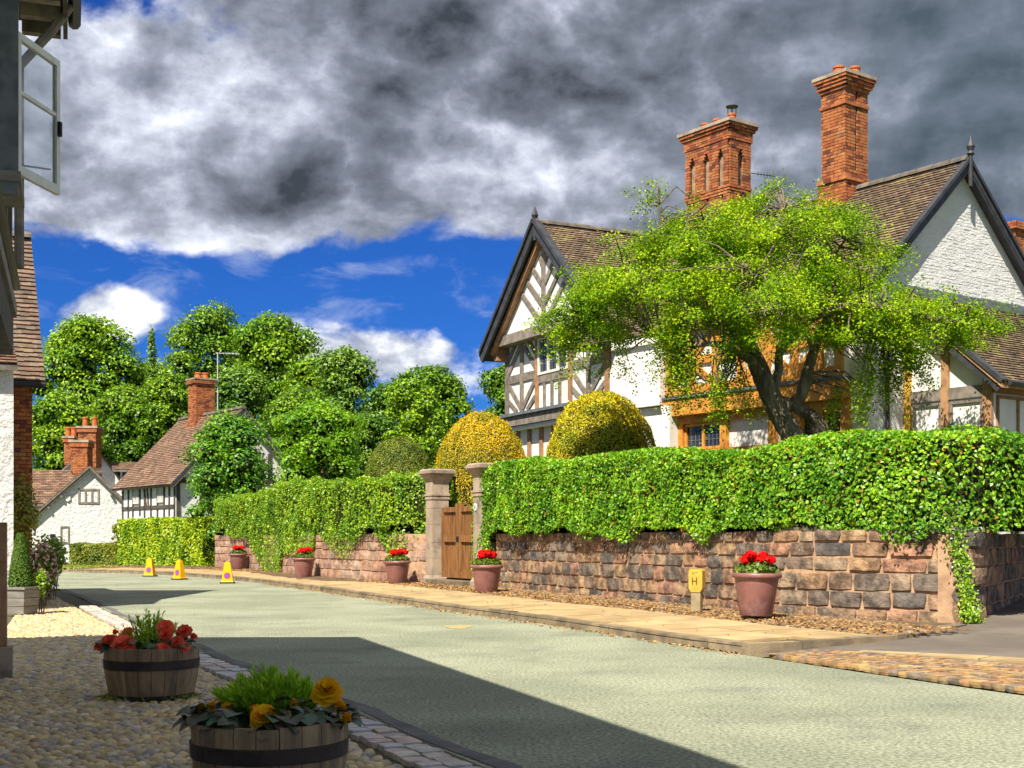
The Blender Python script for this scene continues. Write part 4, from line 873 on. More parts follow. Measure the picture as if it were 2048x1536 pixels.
# crown made of twig sprays: lobes in (x, y, rx, ry) of the photograph, depth offset and depth radius in metres, number of sprays
lob = [(1228, 600, 95, 70, 0.7, 1.1, 56), (1300, 560, 110, 85, -0.3, 1.5, 80), (1390, 500, 100, 80, 0.2, 1.5, 76), (1480, 470, 110, 70, 0.2, 1.5, 76), (1580, 470, 110, 72, 0.2, 1.5, 76), (1670, 520, 100, 80, 0, 1.5, 73), (1440, 570, 130, 80, -1.0, 1.5, 80), (1580, 580, 130, 80, -1.0, 1.5, 80), (1720, 600, 105, 60, -0.5, 1.4, 63), (1810, 635, 90, 48, -0.8, 1.2, 49), (1890, 665, 75, 38, -0.9, 1.0, 31), (1950, 645, 50, 32, -1.1, 0.6, 14), (1182, 655, 60, 55, 0.7, 0.8, 20), (1390, 650, 100, 60, -0.3, 1.2, 56), (1545, 655, 100, 42, -1.2, 1.2, 29), (1740, 670, 100, 45, 0.1, 1.1, 41), (1820, 715, 75, 34, 0.4, 0.8, 22), (1330, 425, 55, 50, 1.0, 0.7, 10), (1400, 740, 65, 75, -0.3, 0.8, 57), (1345, 710, 42, 60, -0.3, 0.6, 34), (1460, 770, 45, 55, -0.6, 0.6, 28), (1760, 745, 70, 55, 0.3, 0.7, 34), (1690, 790, 38, 35, 0.2, 0.5, 15), (1172, 585, 50, 30, 0.75, 0.5, 6), (1900, 590, 45, 25, -0.8, 0.5, 4), (1560, 405, 110, 28, 0.2, 1.0, 14), (1690, 440, 45, 30, 0.3, 0.7, 7), (1248, 680, 40, 45, 0.65, 0.5, 5), (1274, 500, 60, 35, 0.3, 0.8, 10), (1146, 690, 42, 48, 0.7, 0.5, 7), (1208, 715, 45, 45, 0.65, 0.5, 6), (1640, 440, 60, 40, 0.2, 1.0, 13), (1350, 470, 60, 50, 0.4, 1.0, 17)]
lob += [(1125, 640, 40, 55, .6, .5, 16), (1170, 590, 55, 45, .6, .6, 16), (1160, 700, 40, 35, .6, .4, 8), (1930, 660, 60, 35, -1.0, .6, 12), (1500, 560, 160, 60, -.4, 1.4, 40), (1420, 440, 90, 45, .4, 1.2, 18)]
NN_ = np.array([p[:] for p in nodes]); Q = []; NR = []
for x, y, rx, ry, dd, dr, cnt in lob:
    hang = y > 690 and x < 1800; subs = [sphere_dirs(1, rt)[0] * rt.uniform(.35, .95) for _ in range(max(2, cnt // 7))]
    for k in range(cnt):
        d = sphere_dirs(1, rt)[0] * (rt.uniform(.25, 1.0) ** .5 if rt.uniform() > .15 else rt.uniform(1.02, 1.40))
        if np.linalg.norm(d) <= 1: d = subs[k % len(subs)] + rt.normal(0, .14, 3)
        c = np.array(pp(x + d[0] * rx, y - d[2] * ry, dd + d[1] * dr)[:])
        if rt.uniform() < .55:
            j = np.argmin(((NN_ - c) ** 2).sum(1)); s = NN_[j]; md = (s + c) / 2 + rt.normal(0, .12, 3) + [0, 0, .10]
            if .35 < np.linalg.norm(s - c) < 2.0: wood.tube([Vector(s), Vector(md), Vector(c)], [.022, .015, .006], 4, cap=False)
        nl = int(rt.uniform(110, 155) * (.5 if hang else 1)); ax = unitv(np.array([[d[0], d[1] * .6, -.25 if not hang else -2.2]]))[0]
        tt = rt.uniform(-.5, 1, nl); ln = rt.uniform(.35, .6) * (1.25 if hang else 1); sp = .090 if not hang else .055
        q = c + ax * (tt * ln)[:, None] + rt.normal(0, sp, (nl, 3)) * [1.1, 1.1, .75]
        Q.append(q); NR.append(np.tile([d[0] * .4, d[1] * .4 - .25, .9], (nl, 1)))
wood.build('trunk', 'bark', tree, smooth=True)
leaf_mesh('crown', np.vstack(Q), np.vstack(NR), .053, 'l_haw', tree, jitter=.65, aspect=.72, rng=rt, kind='stuff')
# ------------------------------------------------------------------ houses
def rake_board(fr, parent, a0, z0, a1, z1, w, o0, o1, m='dark', name='bargeboard'): return beam(fr, parent, a0, z0, a1, z1, w, o0, o1, m, name)
def chimney_pots(parent, pts, h=.42, r=.13, m='chimpot'):
    for p in pts:
        MB().lathe([(r * 1.05, 0), (r, .04), (r * .88, h * .75), (r * 1.05, h * .82), (r * 1.05, h * .95), (r * .9, h), (r * .7, h), (r * .7, h - .1)], 14, p).build('chimney_pot', m, parent, smooth=False)
def finial(parent, p, h=.55):
    MB().lathe([(.05, -h * .9), (.05, 0), (.09, .04), (.06, .10), (.10, .2), (.05, .32), (.02, .42)], 8, p).build('finial', 'dark', parent)

U1 = Vector((-.447, .894, 0)); V1 = Vector((.894, .447, 0)); U2 = Vector((-.59, .807, 0)); V2 = Vector((.807, .59, 0))
C1 = Vector((2.56, 33.6, 0)); GL = 6.13; G0 = C1 + U1 * GL
# ---- half-timbered house: street gable, white bay, orange oak range, arcaded chimney
TH = thing('timbered_house', (2.6, 34, 1.05), 'half timbered house with steep street gable and orange oak range', 'house')
g = Frame((G0.x, G0.y), -U1, -V1)
fbox(g, TH, 'wall', 'plaster', 0, GL, 4.9, 7.12, -7.5, 0)
fbox(g, TH, 'wall', 'plaster', .15, GL - .02, .9, 4.6, -7.4, -.30)
GA, GZ, GE = GL / 2, 9.95, 7.08                                    # apex position, apex and tie heights
mbx = MB(); g.poly(mbx, [(.12, GE + .02), (GL - .12, GE + .02), (GA, GZ - .25)], -7.3, .33); mbx.build('gable_wall', 'plaster', TH)
# jetty and gutter
fbox(g, TH, 'jetty_bressummer', 'timber', -.1, GL + .1, 4.62, 4.90, -.32, .06); fbox(g, TH, 'jetty_gutter', 'lead', -.2, GL + .2, 4.905, 4.99, -.05, .14)
mbx = MB(); g.poly(mbx, [(-.2, 4.5), (GL, 4.5), (GL, 4.61), (-.2, 4.61)], -.35, -.02); mbx.build('jetty_soffit', 'whitepaint', TH)
b = lambda a0, z0, a1, z1, w=.19, m='timber', o0=-.02, o1=.04: beam(g, TH, a0, z0, a1, z1, w, o0, o1, m)
b(.12, 4.99, .12, 7.1, .24); b(GL - .12, 4.99, GL - .12, 7.1, .26, 'timber_brown', -.02, .055); b(2.05, 4.99, 2.05, 7.1, .2, 'timber_brown', o1=.045); b(4.0, 4.99, 4.0, 7.1, .2, 'timber_brown', o1=.045)
for L_, R_ in ((.24, 1.95), (4.1, GL - .25)):
    mid = (L_ + R_) / 2; b(mid, 4.99, mid, 7.08, .18, o1=.05); b(L_, 6.0, R_, 6.0, .24, o1=.043)
    for s, e in ((L_, -1), (R_, 1)):
        b(s, 5.85, mid, 5.05, .15); b(s + (mid - s) * .02, 5.36, s + (mid - s) * .62, 5.02, .14)
        b(s, 6.22, mid, 7.02, .15); b(s, 6.62, s + (mid - s) * .55, 7.05, .14)
b(2.15, 5.82, 3.9, 5.82, .22, o1=.046)
for k in range(3): b(2.45 + .45 * k + .05, 4.99, 2.45 + .45 * k + .05, 5.72, .14)
window(g, TH, 2.15, 3.90, 5.94, 7.0, .02, lights=3, m='whitepaint', leads=(3, 4), fw=.07)
# gable triangle timbering, projecting
bb = lambda a0, z0, a1, z1, w=.17, m='timber': beam(g, TH, a0, z0, a1, z1, w, .31, .375, m)
fbox(g, TH, 'tie_beam', 'timber', -.05, GL + .05, 6.98, 7.26, .02, .40)
fbox(g, TH, 'gable_bracket', 'timber_brown', -.12, .12, 6.6, 6.97, .0, .36); fbox(g, TH, 'gable_bracket', 'timber_brown', GL - .12, GL + .12, 6.6, 6.97, .0, .36)
bb(GA, 7.27, GA, GZ - .5, .2)
for k in range(4):
    zk = 7.28 + k * .56; w_ = (GA - .3) * (1 - (zk + .75 - GE) / (GZ - GE))
    for s in (-1, 1): bb(GA + s * .1, zk, GA + s * min(w_, 1.5), zk + .9 * min(w_, 1.5) / 1.2 + .05, .15)
for s in (-1, 1):
    e = GA + s * (GA + .42); slope = (GZ - 6.72) / (GA + .42)
    rake_board(g, TH, e, 6.70, GA, GZ + .02, .34, .58, .66); rake_board(g, TH, e, 6.86, GA, GZ + .18, .10, .50, .72, 'dark', 'verge_board')
    rake_board(g, TH, GA + s * (GA + .05), 6.80, GA, GZ - .32, .14, .36, .50, 'timber_brown', 'inner_rafter')
finial(TH, g.P(GA, GZ + .1, .62))
def roof_pair(fr, parent, aC, half, ez, rz_, o0, o1, m, tw=.17, ex=.115, slab='dark', both=True):
    for s in (-1, 1):
        eL, eR, rR, rL = fr.P(aC + s * half, ez, o1), fr.P(aC + s * half, ez, o0), fr.P(aC, rz_, o0), fr.P(aC, rz_, o1)
        n = (eR - eL).cross(rL - eL).normalized(); n = n if n.z > 0 else -n
        rf = MB().hexa([p - n * .12 for p in (eL, eR, rR, rL)] + [p for p in (eL, eR, rR, rL)]).build('roof', slab, parent)
        tiles(rf, eL, eR, rR, rL, m, tw, ex)
    ridge_tiles(parent, fr.P(aC, rz_ + .05, o1), fr.P(aC, rz_ + .05, o0))
roof_pair(g, TH, GA, GA + .50, 6.72, GZ + .08, -9.5, .64, 'tile')
# ground floor posts and windows of the gable wing
for a in (.25, 1.0, 1.75, 2.5, 3.3, 4.2, 5.1, GL - .2): beam(g, TH, a, 1.0, a, 4.5, .2, -.32, -.25, 'timber_brown')
beam(g, TH, .2, 3.1, GL - .2, 3.1, .2, -.32, -.26, 'timber_brown'); window(g, TH, 2.7, 3.2, 1.6, 2.9, -.27, 1, m='timber_brown')
# range towards the white house
o_ = Frame((C1.x, C1.y), -U2, -V2); RL_ = 8.18
fbox(o_, TH, 'wall', 'plaster', 0, RL_ - .003, .9, 6.45, -.5, 0)
mbx = MB(); o_.poly(mbx, [(.45, 4.52), (2.3, 4.52), (2.3, 6.1), (.75, 6.1), (.45, 5.5)], 0.002, .42); mbx.build('bay_upper', 'plaster', TH)
fbox(o_, TH, 'bay_moulding', 'plaster', .62, 2.36, 6.02, 6.22, .003, .52); fbox(o_, TH, 'bay_lower', 'plaster', .45, 2.62, .9, 4.50, .003, .26)
mbx = MB(); o_.poly(mbx, [(2.3, 4.49), (2.62, 4.49), (2.62, 3.3), (2.5, 3.9)], .262, .40); mbx.build('bay_bracket', 'plaster', TH)
oo = lambda a0, z0, a1, z1, w=.2, o0=.0, o1=.07, m='orange': beam(o_, TH, a0, z0, a1, z1, w, o0, o1, m)
fbox(o_, TH, 'jetty_beam', 'orange', 2.32, 7.75, 4.22, 4.62, .0, .34); fbox(o_, TH, 'jetty_flashing', 'lead', 2.32, 7.75, 4.625, 4.69, .0, .38)
fbox(o_, TH, 'upper_wall', 'plaster', 2.34, 7.72, 4.70, 6.38, .003, .2)
for a in (2.44, 3.2, 4.0, 4.8, 5.6, 6.4, 7.1, 7.62): oo(a, 4.7, a, 6.38, .2, .19, .27)
oo(2.5, 5.5, 7.6, 5.5, .2, .19, .265); oo(2.5, 6.28, 7.6, 6.28, .2, .19, .265); oo(2.5, 4.82, 7.6, 4.82, .2, .19, .262)
for a0, a1 in ((2.5, 3.15), (3.95, 3.25), (4.85, 5.55), (6.35, 5.65), (6.45, 7.05)): oo(a0, 4.9, a1, 5.42, .15, .19, .255); oo(a1, 5.58, a0, 6.2, .15, .19, .255)
window(o_, TH, 4.1, 4.7, 5.62, 6.18, .215, 2, m='orange', leads=(3, 3)); window(o_, TH, 4.9, 5.5, 5.62, 6.18, .215, 2, m='orange', leads=(3, 3))
for a in (2.68, 4.12, 5.62, 6.35, 6.98, 7.66): oo(a, .95, a, 4.21, .2, .0, .12)
oo(2.6, 3.30, 7.7, 3.30, .18, .0, .11); oo(2.6, 4.12, 7.7, 4.12, .18, .0, .115); oo(2.6, 1.6, 4.1, 1.6, .2, .0, .11); oo(6.4, 1.6, 7.7, 1.6, .2, .0, .11)
for a0, a1 in ((2.79, 4.02), (6.45, 6.88), (7.08, 7.56)):
    window(o_, TH, a0, a1, 3.40, 4.02, .02, 2 if a1 - a0 > 1 else 1, m='orange', leads=(4, 3)); window(o_, TH, a0, a1, 1.70, 3.20, .02, 2 if a1 - a0 > 1 else 1, m='orange', leads=(4, 5))
fbox(o_, TH, 'shutter', 'yellowdoor', 3.30, 3.78, 1.75, 3.02, .07, .10); fbox(o_, TH, 'shutter_head', 'yellowdoor', 3.22, 3.86, 3.03, 3.14, .05, .16)
door = fbox(o_, TH, 'door', 'yellowdoor', 4.25, 5.50, 1.1, 3.20, .02, .07)
mbx = MB(); arc = [(4.42 + .46 + .46 * math.cos(t), 2.55 + .42 * math.sin(t)) for t in [math.pi * k / 12 for k in range(13)]]
for (a0, z0), (a1, z1) in zip(arc, arc[1:]): o_.bar(mbx, a0, z0, a1, z1, .07, .072, .12)
mbx.build('door_arch', 'orange', door)
for k in range(5): fbox(o_, door, 'door_board', 'yellowdoor', 4.47 + k * .165, 4.47 + k * .165 + .15, 1.12, 2.55 + .38 * math.sin(math.pi * (k + .5) / 5), .071, .09)
fbox(o_, TH, 'door_hood', 'yellowdoor', 4.18, 5.58, 3.12, 3.22, .07, .2)
# arcaded chimney
cc = at(1458, 400, 34.7); ch = Frame((cc.x, cc.y), U2, -V2); ch2 = Frame((cc.x, cc.y), V2, -U2)   # nearest vertical edge; left face along U2, right face along V2
CHM = MB(); a_, b_, zt = 1.62, .78, 12.55
def block(mb, w0, w1, d0, d1, z0, z1): mb.hexa([ch.P(w0, z0, 0) + V2 * d0, ch.P(w1, z0, 0) + V2 * d0, ch.P(w1, z0, 0) + V2 * d1, ch.P(w0, z0, 0) + V2 * d1, ch.P(w0, z1, 0) + V2 * d0, ch.P(w1, z1, 0) + V2 * d0, ch.P(w1, z1, 0) + V2 * d1, ch.P(w0, z1, 0) + V2 * d1])
block(CHM, .07, a_ - .07, .07, b_ - .07, 7.0, 12.3); chim = CHM.build('chimney', 'bmortar', TH)
bs = BrickSet(); H0, H1 = 10.75, 11.95
def piers(fr, w, n, g_, z0, z1, o, arch=False):
    k = w / n; e = [0.0]
    for i in range(n): c = (i + .5) * k; e += [c - g_, c + g_]
    e.append(w)
    for i in range(0, len(e), 2): bs.face(fr, e[i], e[i + 1], z0, z1, o)
    if arch:                                    # semicircular heads over the openings
        for i in range(n):
            c = (i + .5) * k
            bs.face(fr, c - g_, c + g_, z1, z1 + .04, o)
piers(ch, a_, 3, .035, 8.2, H0, 0); bs.face(ch2, 0, b_, 8.2, H0, 0)
piers(ch, a_, 3, .10, H0, 11.50, .05); piers(ch2, b_, 1, .10, H0, 11.50, .05)
for fr_, w_, n_ in ((ch, a_, 3), (ch2, b_, 1)):
    for j, hw in enumerate((.115, .085, .04)): piers(fr_, w_, n_, hw, 11.50 + j * .076, 11.50 + (j + 1) * .076, .055)
    bs.face(fr_, 0, w_, 11.73, H1, .06)
    for j in range(3): bs.face(fr_, -.02 - .02 * j, w_ + .02 + .02 * j, H0 - .228 + j * .076, H0 - .152 + j * .076, .015 + .015 * j)
bs.face(ch, -.05, a_ + .05, H1, 12.22, .08); bs.face(ch2, -.05, b_ + .05, H1, 12.22, .08)
for k, (z0, z1, e) in enumerate(((12.22, 12.30, .12), (12.30, 12.38, .16))): bs.face(ch, -e, a_ + e, z0, z1, e, d=.14); bs.face(ch2, -e, b_ + e, z0, z1, e, d=.14)
bs.build(chim)
m_ = MB(); block(m_, -.19, a_ + .19, -.19, b_ + .19, 12.385, 12.47); m_.build('chimney_cap', 'pillar', chim)
m_ = MB(); block(m_, -.02, a_ + .02, -.02, b_ + .02, 12.0, 12.38); m_.build('chimney_head', 'bmortar', chim)
top = lambda w, d, z: tuple(ch.P(w, z, 0) + V2 * d)
chimney_pots(chim, [top(1.32, .4, 12.47), top(.85, .4, 12.47), top(.28, .4, 12.47)], .30, .12)
cw = MB(); c0 = Vector(top(.28, .4, 12.79)); cw.lathe([(.17, .16), (.17, .18), (.02, .22)], 12, c0)
for k in range(4): q = Vector((math.cos(k * 1.57), math.sin(k * 1.57), 0)) * .11; cw.tube([c0 + q - Vector((0, 0, .05)), c0 + q + Vector((0, 0, .17))], .012, 5)
cw.build('chimney_cowl', 'iron', chim)
aer = thing('television_aerial', tuple(top(.2, b_ + .1, 11.0)), 'thin dark aerial sticking out beside the arcaded chimney', 'aerial')
m_ = MB(); p0 = Vector(top(.1, b_ * .9, 11.2)); p1 = p0 + V2 * .95 - U2 * .2; m_.tube([p0, p1], .012, 5); m_.build('boom', 'iron', aer)
for k in range(6): q = p0.lerp(p1, .45 + k * .1); m_ = MB(); m_.tube([q - Vector((0, 0, .07)), q + Vector((0, 0, .07))], .008, 4); m_.build('element', 'iron', aer)

# ---- white gabled house with lean-to and tall chimney
C2 = Vector((7.39, 27.0, 0)); WH = thing('white_house', (10, 29, 1.05), 'whitewashed brick gabled house with lean-to at the frame edge', 'house')
w2 = Frame((C2.x, C2.y), V2, -U2); WA, WZ = 3.17, 9.62; WW = 2 * WA; EZ = WZ - (WA + .35) * .93
mbx = MB(); w2.poly(mbx, [(.03, .9), (WW, .9), (WW, WZ - WA * .93 - .15), (WA, WZ - .15), (.03, WZ - WA * .93 - .15)], -8.0, 0); mbx.build('wall', 'wbrick', WH)
wb = BrickSet(); 
for i in range(1): pass
# painted brick courses in low relief on the gable
rel = MB(); z = 4.3
while z < 9.3:
    half_w = min(WA - .05, (WZ - .35 - z) / .93); a = WA - half_w + (.115 if int(z * 100) % 2 else 0)
    while a < WA + half_w - .1:
        if rnd.random() < .7:
            L_ = .205; q = rnd.uniform(.001, .008); w2.box(rel, a, min(a + L_, WA + half_w), z, z + .058, -.01, q)
        a += .22
    z += .073
rel.build('painted_brickwork', 'wbrick', WH, kind='stuff')
roof_pair(w2, WH, WA, WA + .45, EZ - .093, WZ, -9.0, .24, 'tile')
for s in (-1, 1):
    e = WA + s * (WA + .38)
    rake_board(w2, WH, e, EZ - .12, WA, WZ - .10, .20, .18, .23); rake_board(w2, WH, e, EZ + .02, WA, WZ + .04, .07, .14, .28, 'dark', 'verge_board')
finial(WH, w2.P(WA, WZ + .1, .27), .75)
# front strip of the white house facing the street: white wall, downpipe
m_ = MB(); m_.tube([w2.P(.55, 6.2, .07), w2.P(.55, 1.0, .07)], .05, 8); m_.build('downpipe', 'dark', WH)
# lean-to: end wall along -U2 from the gable wall
LW0, LP = 1.23, 2.1; l0 = C2 + V2 * LW0; le = Frame((l0.x, l0.y), -U2, -V2)
TZ, LEZ = 6.32, 4.62
mbx = MB(); le.poly(mbx, [(.01, .9), (LP, .9), (LP, LEZ), (.01, TZ - .1)], -5, 0); mbx.build('lean_to_wall', 'plaster', WH)
lb = lambda a0, z0, a1, z1, w=.17, m='timber': beam(le, WH, a0, z0, a1, z1, w, -.02, .06, m)
lb(.09, .95, .09, 6.0, .16, 'yellowdoor'); lb(1.02, .95, 1.02, 5.4, .18, 'timber_brown'); lb(LP - .09, .95, LP - .09, 4.55, .2, 'timber_brown'); 
beam(le, WH, .18, 4.26, LP - .2, 4.26, .24, -.02, .055, 'timber')
window(le, WH, .22, .92, 2.5, 4.10, .0, 1, m='timber', pane='paneblind', leads=(4, 6)); window(le, WH, 1.13, 1.90, 2.5, 4.10, .0, 1, m='timber', pane='paneblind', leads=(4, 6))
rake_board(le, WH, -.02, TZ + .02, LP + .36, LEZ - .34, .26, .20, .27); rake_board(le, WH, -.02, TZ + .17, LP + .42, LEZ - .24, .08, .14, .33, 'dark', 'verge_board'); 
eL, eR, rR, rL = le.P(LP + .40, LEZ - .25, .30), le.P(LP + .40, LEZ - .25, -5.2), le.P(0.02, TZ + .15, -5.2), le.P(0.02, TZ + .15, .30)
rf = MB().hexa([p - Vector((0, 0, .12)) for p in (eL, eR, rR, rL)] + [eL, eR, rR, rL]).build('roof', 'timber_brown', WH); tiles(rf, eL, eR, rR, rL, 'tile', .17, .10)
fl = Frame((le.P(LP, 0, 0).x, le.P(LP, 0, 0).y), V2, -U2)
fbox(fl, WH, 'flashing', 'lead', -.1, 6, TZ + .19, TZ + .36, -LP - .0, -LP + .06) if False else fbox(w2, WH, 'flashing', 'lead', LW0 - .1, WW + 1, TZ + .16, TZ + .36, -.02, .05)
m_ = MB(); m_.tube([fl.P(-.1, LEZ - .26, .44), fl.P(5.2, LEZ - .26, .44)], .06, 8); m_.build('gutter', 'dark', WH)
fbox(fl, WH, 'wall_plate', 'timber_brown', -.02, 5, 4.20, 4.46, -.02, .07)
for k in range(8): fbox(fl, WH, 'rafter_end', 'timber_brown', .1 + k * .5, .2 + k * .5, 4.34, 4.48, .071, .36)
window(fl, WH, .12, 3.0, 2.5, 4.16, .0, 4, m='timber_brown', pane='paneblind', leads=(3, 5))
# tall chimney on the ridge
tcc = at(1690, 400, 30.9); t1 = Frame((tcc.x, tcc.y), U2, -V2); t2 = Frame((tcc.x, tcc.y), V2, -U2); ta, tb = .72, .84
def tblock(mb, e, z0, z1, i=0): mb.hexa([t1.P(x, z, 0) + V2 * d for z in (z0, z1) for x, d in ((-e, -e), (ta + e, -e), (ta + e, tb + e), (-e, tb + e))])
m_ = MB(); tblock(m_, -.06, 7.6, 12.35); tch = m_.build('chimney', 'bmortar', WH)
bs = BrickSet(); dark_slot = lambda a, z: abs(a - tb / 2) < .045 and 10.05 < z < 11.95
bs.face(t1, 0, ta, 9.95, 12.0, 0); bs.face(t2, 0, tb, 9.95, 10.1, 0); bs.face(t2, 0, tb / 2 - .035, 10.1, 12.0, 0); bs.face(t2, tb / 2 + .035, tb, 10.1, 12.0, 0); bs.face(t1, -.06, ta + .06, 8.7, 9.80, .06); bs.face(t2, -.06, tb + .06, 8.7, 9.80, .06)
for z0, z1, e in ((9.80, 9.88, .10), (9.88, 9.955, .05), (11.62, 11.70, .035), (12.0, 12.08, .04), (12.08, 12.16, .08), (12.16, 12.24, .11), (12.24, 12.32, .14)): bs.face(t1, -e, ta + e, z0, z1, e, d=.12); bs.face(t2, -e, tb + e, z0, z1, e, d=.12)
bs.build(tch); m_ = MB(); tblock(m_, .16, 12.32, 12.40); m_.build('chimney_cap', 'pillar', tch); m_ = MB(); tblock(m_, .02, 12.0, 12.318); m_.build('chimney_head', 'bmortar', tch)
m_ = MB(); tblock(m_, .03, 9.78, 9.95); m_.build('chimney_shoulder', 'bmortar', tch)
tp = lambda w, d, z: tuple(t1.P(w, z, 0) + V2 * d); chimney_pots(tch, [tp(.42, .28, 12.40), tp(.22, .62, 12.40)], .28, .14)
m_ = MB(); tblock(m_, .10, 8.62, 8.72); m_.build('lead_apron', 'lead', tch)
# neighbour stack peeping over at the frame edge
nb = thing('neighbour_house', (19, 42, 1.05), 'red brick chimney and dark roof just above the frame edge', 'house')
q0 = at(2030, 490, 42); n1 = Frame((q0.x, q0.y), U2, -V2); n2 = Frame((q0.x, q0.y), V2, -U2)
m_ = MB(); m_.hexa([n1.P(x, z, 0) + V2 * d for z in (9.2, 11.55) for x, d in ((.06, .06), (.8, .06), (.8, 1.3), (.06, 1.3))]); nc = m_.build('chimney', 'bmortar', nb)
bs = BrickSet(); bs.face(n1, 0, .86, 9.4, 11.3); bs.face(n2, 0, 1.3, 9.4, 11.3); bs.face(n1, -.1, .96, 11.3, 11.55, .1, d=.12); bs.face(n2, -.1, 1.4, 11.3, 11.55, .1, d=.12); bs.build(nc, 200)
na, nb_ = n2.P(-3, 9.9, -1.5), n2.P(8, 9.9, -1.5); ea, eb = n2.P(-3, 7.4, 1.2), n2.P(8, 7.4, 1.2)
rf = MB().hexa([p - Vector((0, 0, .1)) for p in (ea, eb, nb_, na)] + [ea, eb, nb_, na]).build('roof', 'dark', nb); tiles(rf, ea, eb, nb_, na, 'tile'); fbox(n2, nb, 'wall', 'wbrick', -2.8, 7.8, .9, 7.3, -4, .9)

# ---- black and white cottage in the middle distance
U3 = Vector((-.6, .8, 0)); V3 = Vector((.8, .6, 0)); C3 = Vector((-15.1, 58.4, 0))
BC = thing('timbered_cottage', (-15, 60, 0), 'black and white cottage with long tiled roof behind the privet hedge', 'cottage')
k1 = Frame((C3.x, C3.y), U3, -V3); k2 = Frame((C3.x, C3.y), V3, -U3); KL, KG, KE, KZ = 6.7, 6.3, 3.92, 7.3
fbox(k1, BC, 'wall', 'plaster', 0, KL, 0, KE + .1, -KG, 0)
mbx = MB(); k2.poly(mbx, [(0.02, KE + .1), (KG - .02, KE + .1), (KG / 2, KZ - .2)], -KL, -.01); mbx.build('gable_wall', 'plaster', BC)
kb = lambda a0, z0, a1, z1, w=.13: beam(k1, BC, a0, z0, a1, z1, w, -.02, .05, 'blacktimber')
for a in (.1, .7, 1.3, 2.1, 2.9, 3.7, 4.3, 5.2, 5.8, 6.55): kb(a, .5, a, KE)
for z in (.55, 1.9, 2.75): kb(.05, z, KL - .05, z, .16)
for a in (3.2, 3.45): kb(a, 2.8, a + (.25 if a < 3.3 else .45), KE, .1)
for a0, a1, z0, z1 in ((4.4, 5.1, 2.95, 3.75), (1.4, 2.0, 2.95, 3.75), (.75, 2.05, .95, 1.75), (5.3, 5.75, .8, 1.8)): window(k1, BC, a0, a1, z0, z1, .03, 3, m='whitepaint', leads=(1, 1), fw=.07)
fbox(k1, BC, 'brick_plinth', 'brick_mass', -.02, KL + .02, 0, .48, -.05, .04)
kg = lambda a0, z0, a1, z1, w=.16: beam(k2, BC, a0, z0, a1, z1, w, -.02, .05, 'blacktimber')
for a in (.1, 1.2, 2.4, 3.6, 4.8, KG - .1): kg(a, .5, a, KE)
kg(.1, KE, KG - .1, KE, .24); kg(.1, 2.2, KG - .1, 2.2)
for a in (1.6, KG / 2, 4.6): kg(a, KE + .1, a, KZ - .5 - abs(a - KG / 2) * 1.05)
roof_pair(k2, BC, KG / 2, KG / 2 + .38, KE - .22, KZ, -KL - .4, .35, 'tile_red', .20, .14)
for s in (-1, 1): rake_board(k2, BC, KG / 2 + s * (KG / 2 + .35), KE - .28, KG / 2, KZ - .1, .24, .28, .34, 'timber', 'bargeboard')
kc = at(391, 850, 63.2); c1 = Frame((kc.x, kc.y), U3, -V3); c2 = Frame((kc.x, kc.y), V3, -U3)
m_ = MB(); m_.hexa([c1.P(x, z, 0) + V3 * d for z in (5.2, 9.0) for x, d in ((.05, .05), (.85, .05), (.85, .95), (.05, .95))]); kch = m_.build('chimney', 'bmortar', BC)
bs = BrickSet(); bs.face(c1, 0, .9, 6.9, 8.85, 0, bw=.225, bh=.075); bs.face(c2, 0, 1.0, 6.9, 8.85, 0, bw=.225, bh=.075); bs.face(c1, -.12, 1.02, 5.6, 6.9, .12); bs.face(c2, -.12, 1.12, 5.6, 6.9, .12); bs.face(c1, -.08, .98, 8.85, 9.05, .08, d=.12); bs.face(c2, -.08, 1.08, 8.85, 9.05, .08, d=.12); bs.build(kch)
m_ = MB(); m_.hexa([c1.P(x, z, 0) + V3 * d for z in (9.05, 9.12) for x, d in ((-.1, -.1), (1.0, -.1), (1.0, 1.1), (-.1, 1.1))]); m_.build('chimney_cap', 'pillar', kch)
chimney_pots(kch, [tuple(c1.P(.5, 9.1, 0) + V3 * .35), tuple(c1.P(.45, 9.1, 0) + V3 * .7)], .34, .17)
aer = thing('television_aerial', tuple(c2.P(1.2, 7, 0)), 'tall television aerial on the timbered cottage chimney', 'aerial')
m_ = MB(); p0 = Vector(c2.P(1.15, 6.9, 0)); m_.tube([p0, p0 + Vector((0, 0, 3.55))], .028, 6); m_.build('mast', 'alu', aer)
m_ = MB(); p1 = p0 + Vector((-.1, 0, 3.5)); m_.tube([p1, p1 + Vector((1.15, .1, -.03))], .022, 5); m_.build('boom', 'alu', aer)
for k in range(7): q = p1 + Vector((.15 + k * .15, 0, 0)); m_ = MB(); m_.tube([q - Vector((.05, .25, 0)), q + Vector((.05, .25, 0))], .012, 4); m_.build('element', 'alu', aer)
fbox(k1, BC, 'wall_sign', 'sign', 3.95, 4.25, 1.95, 2.35, .055, .075); 

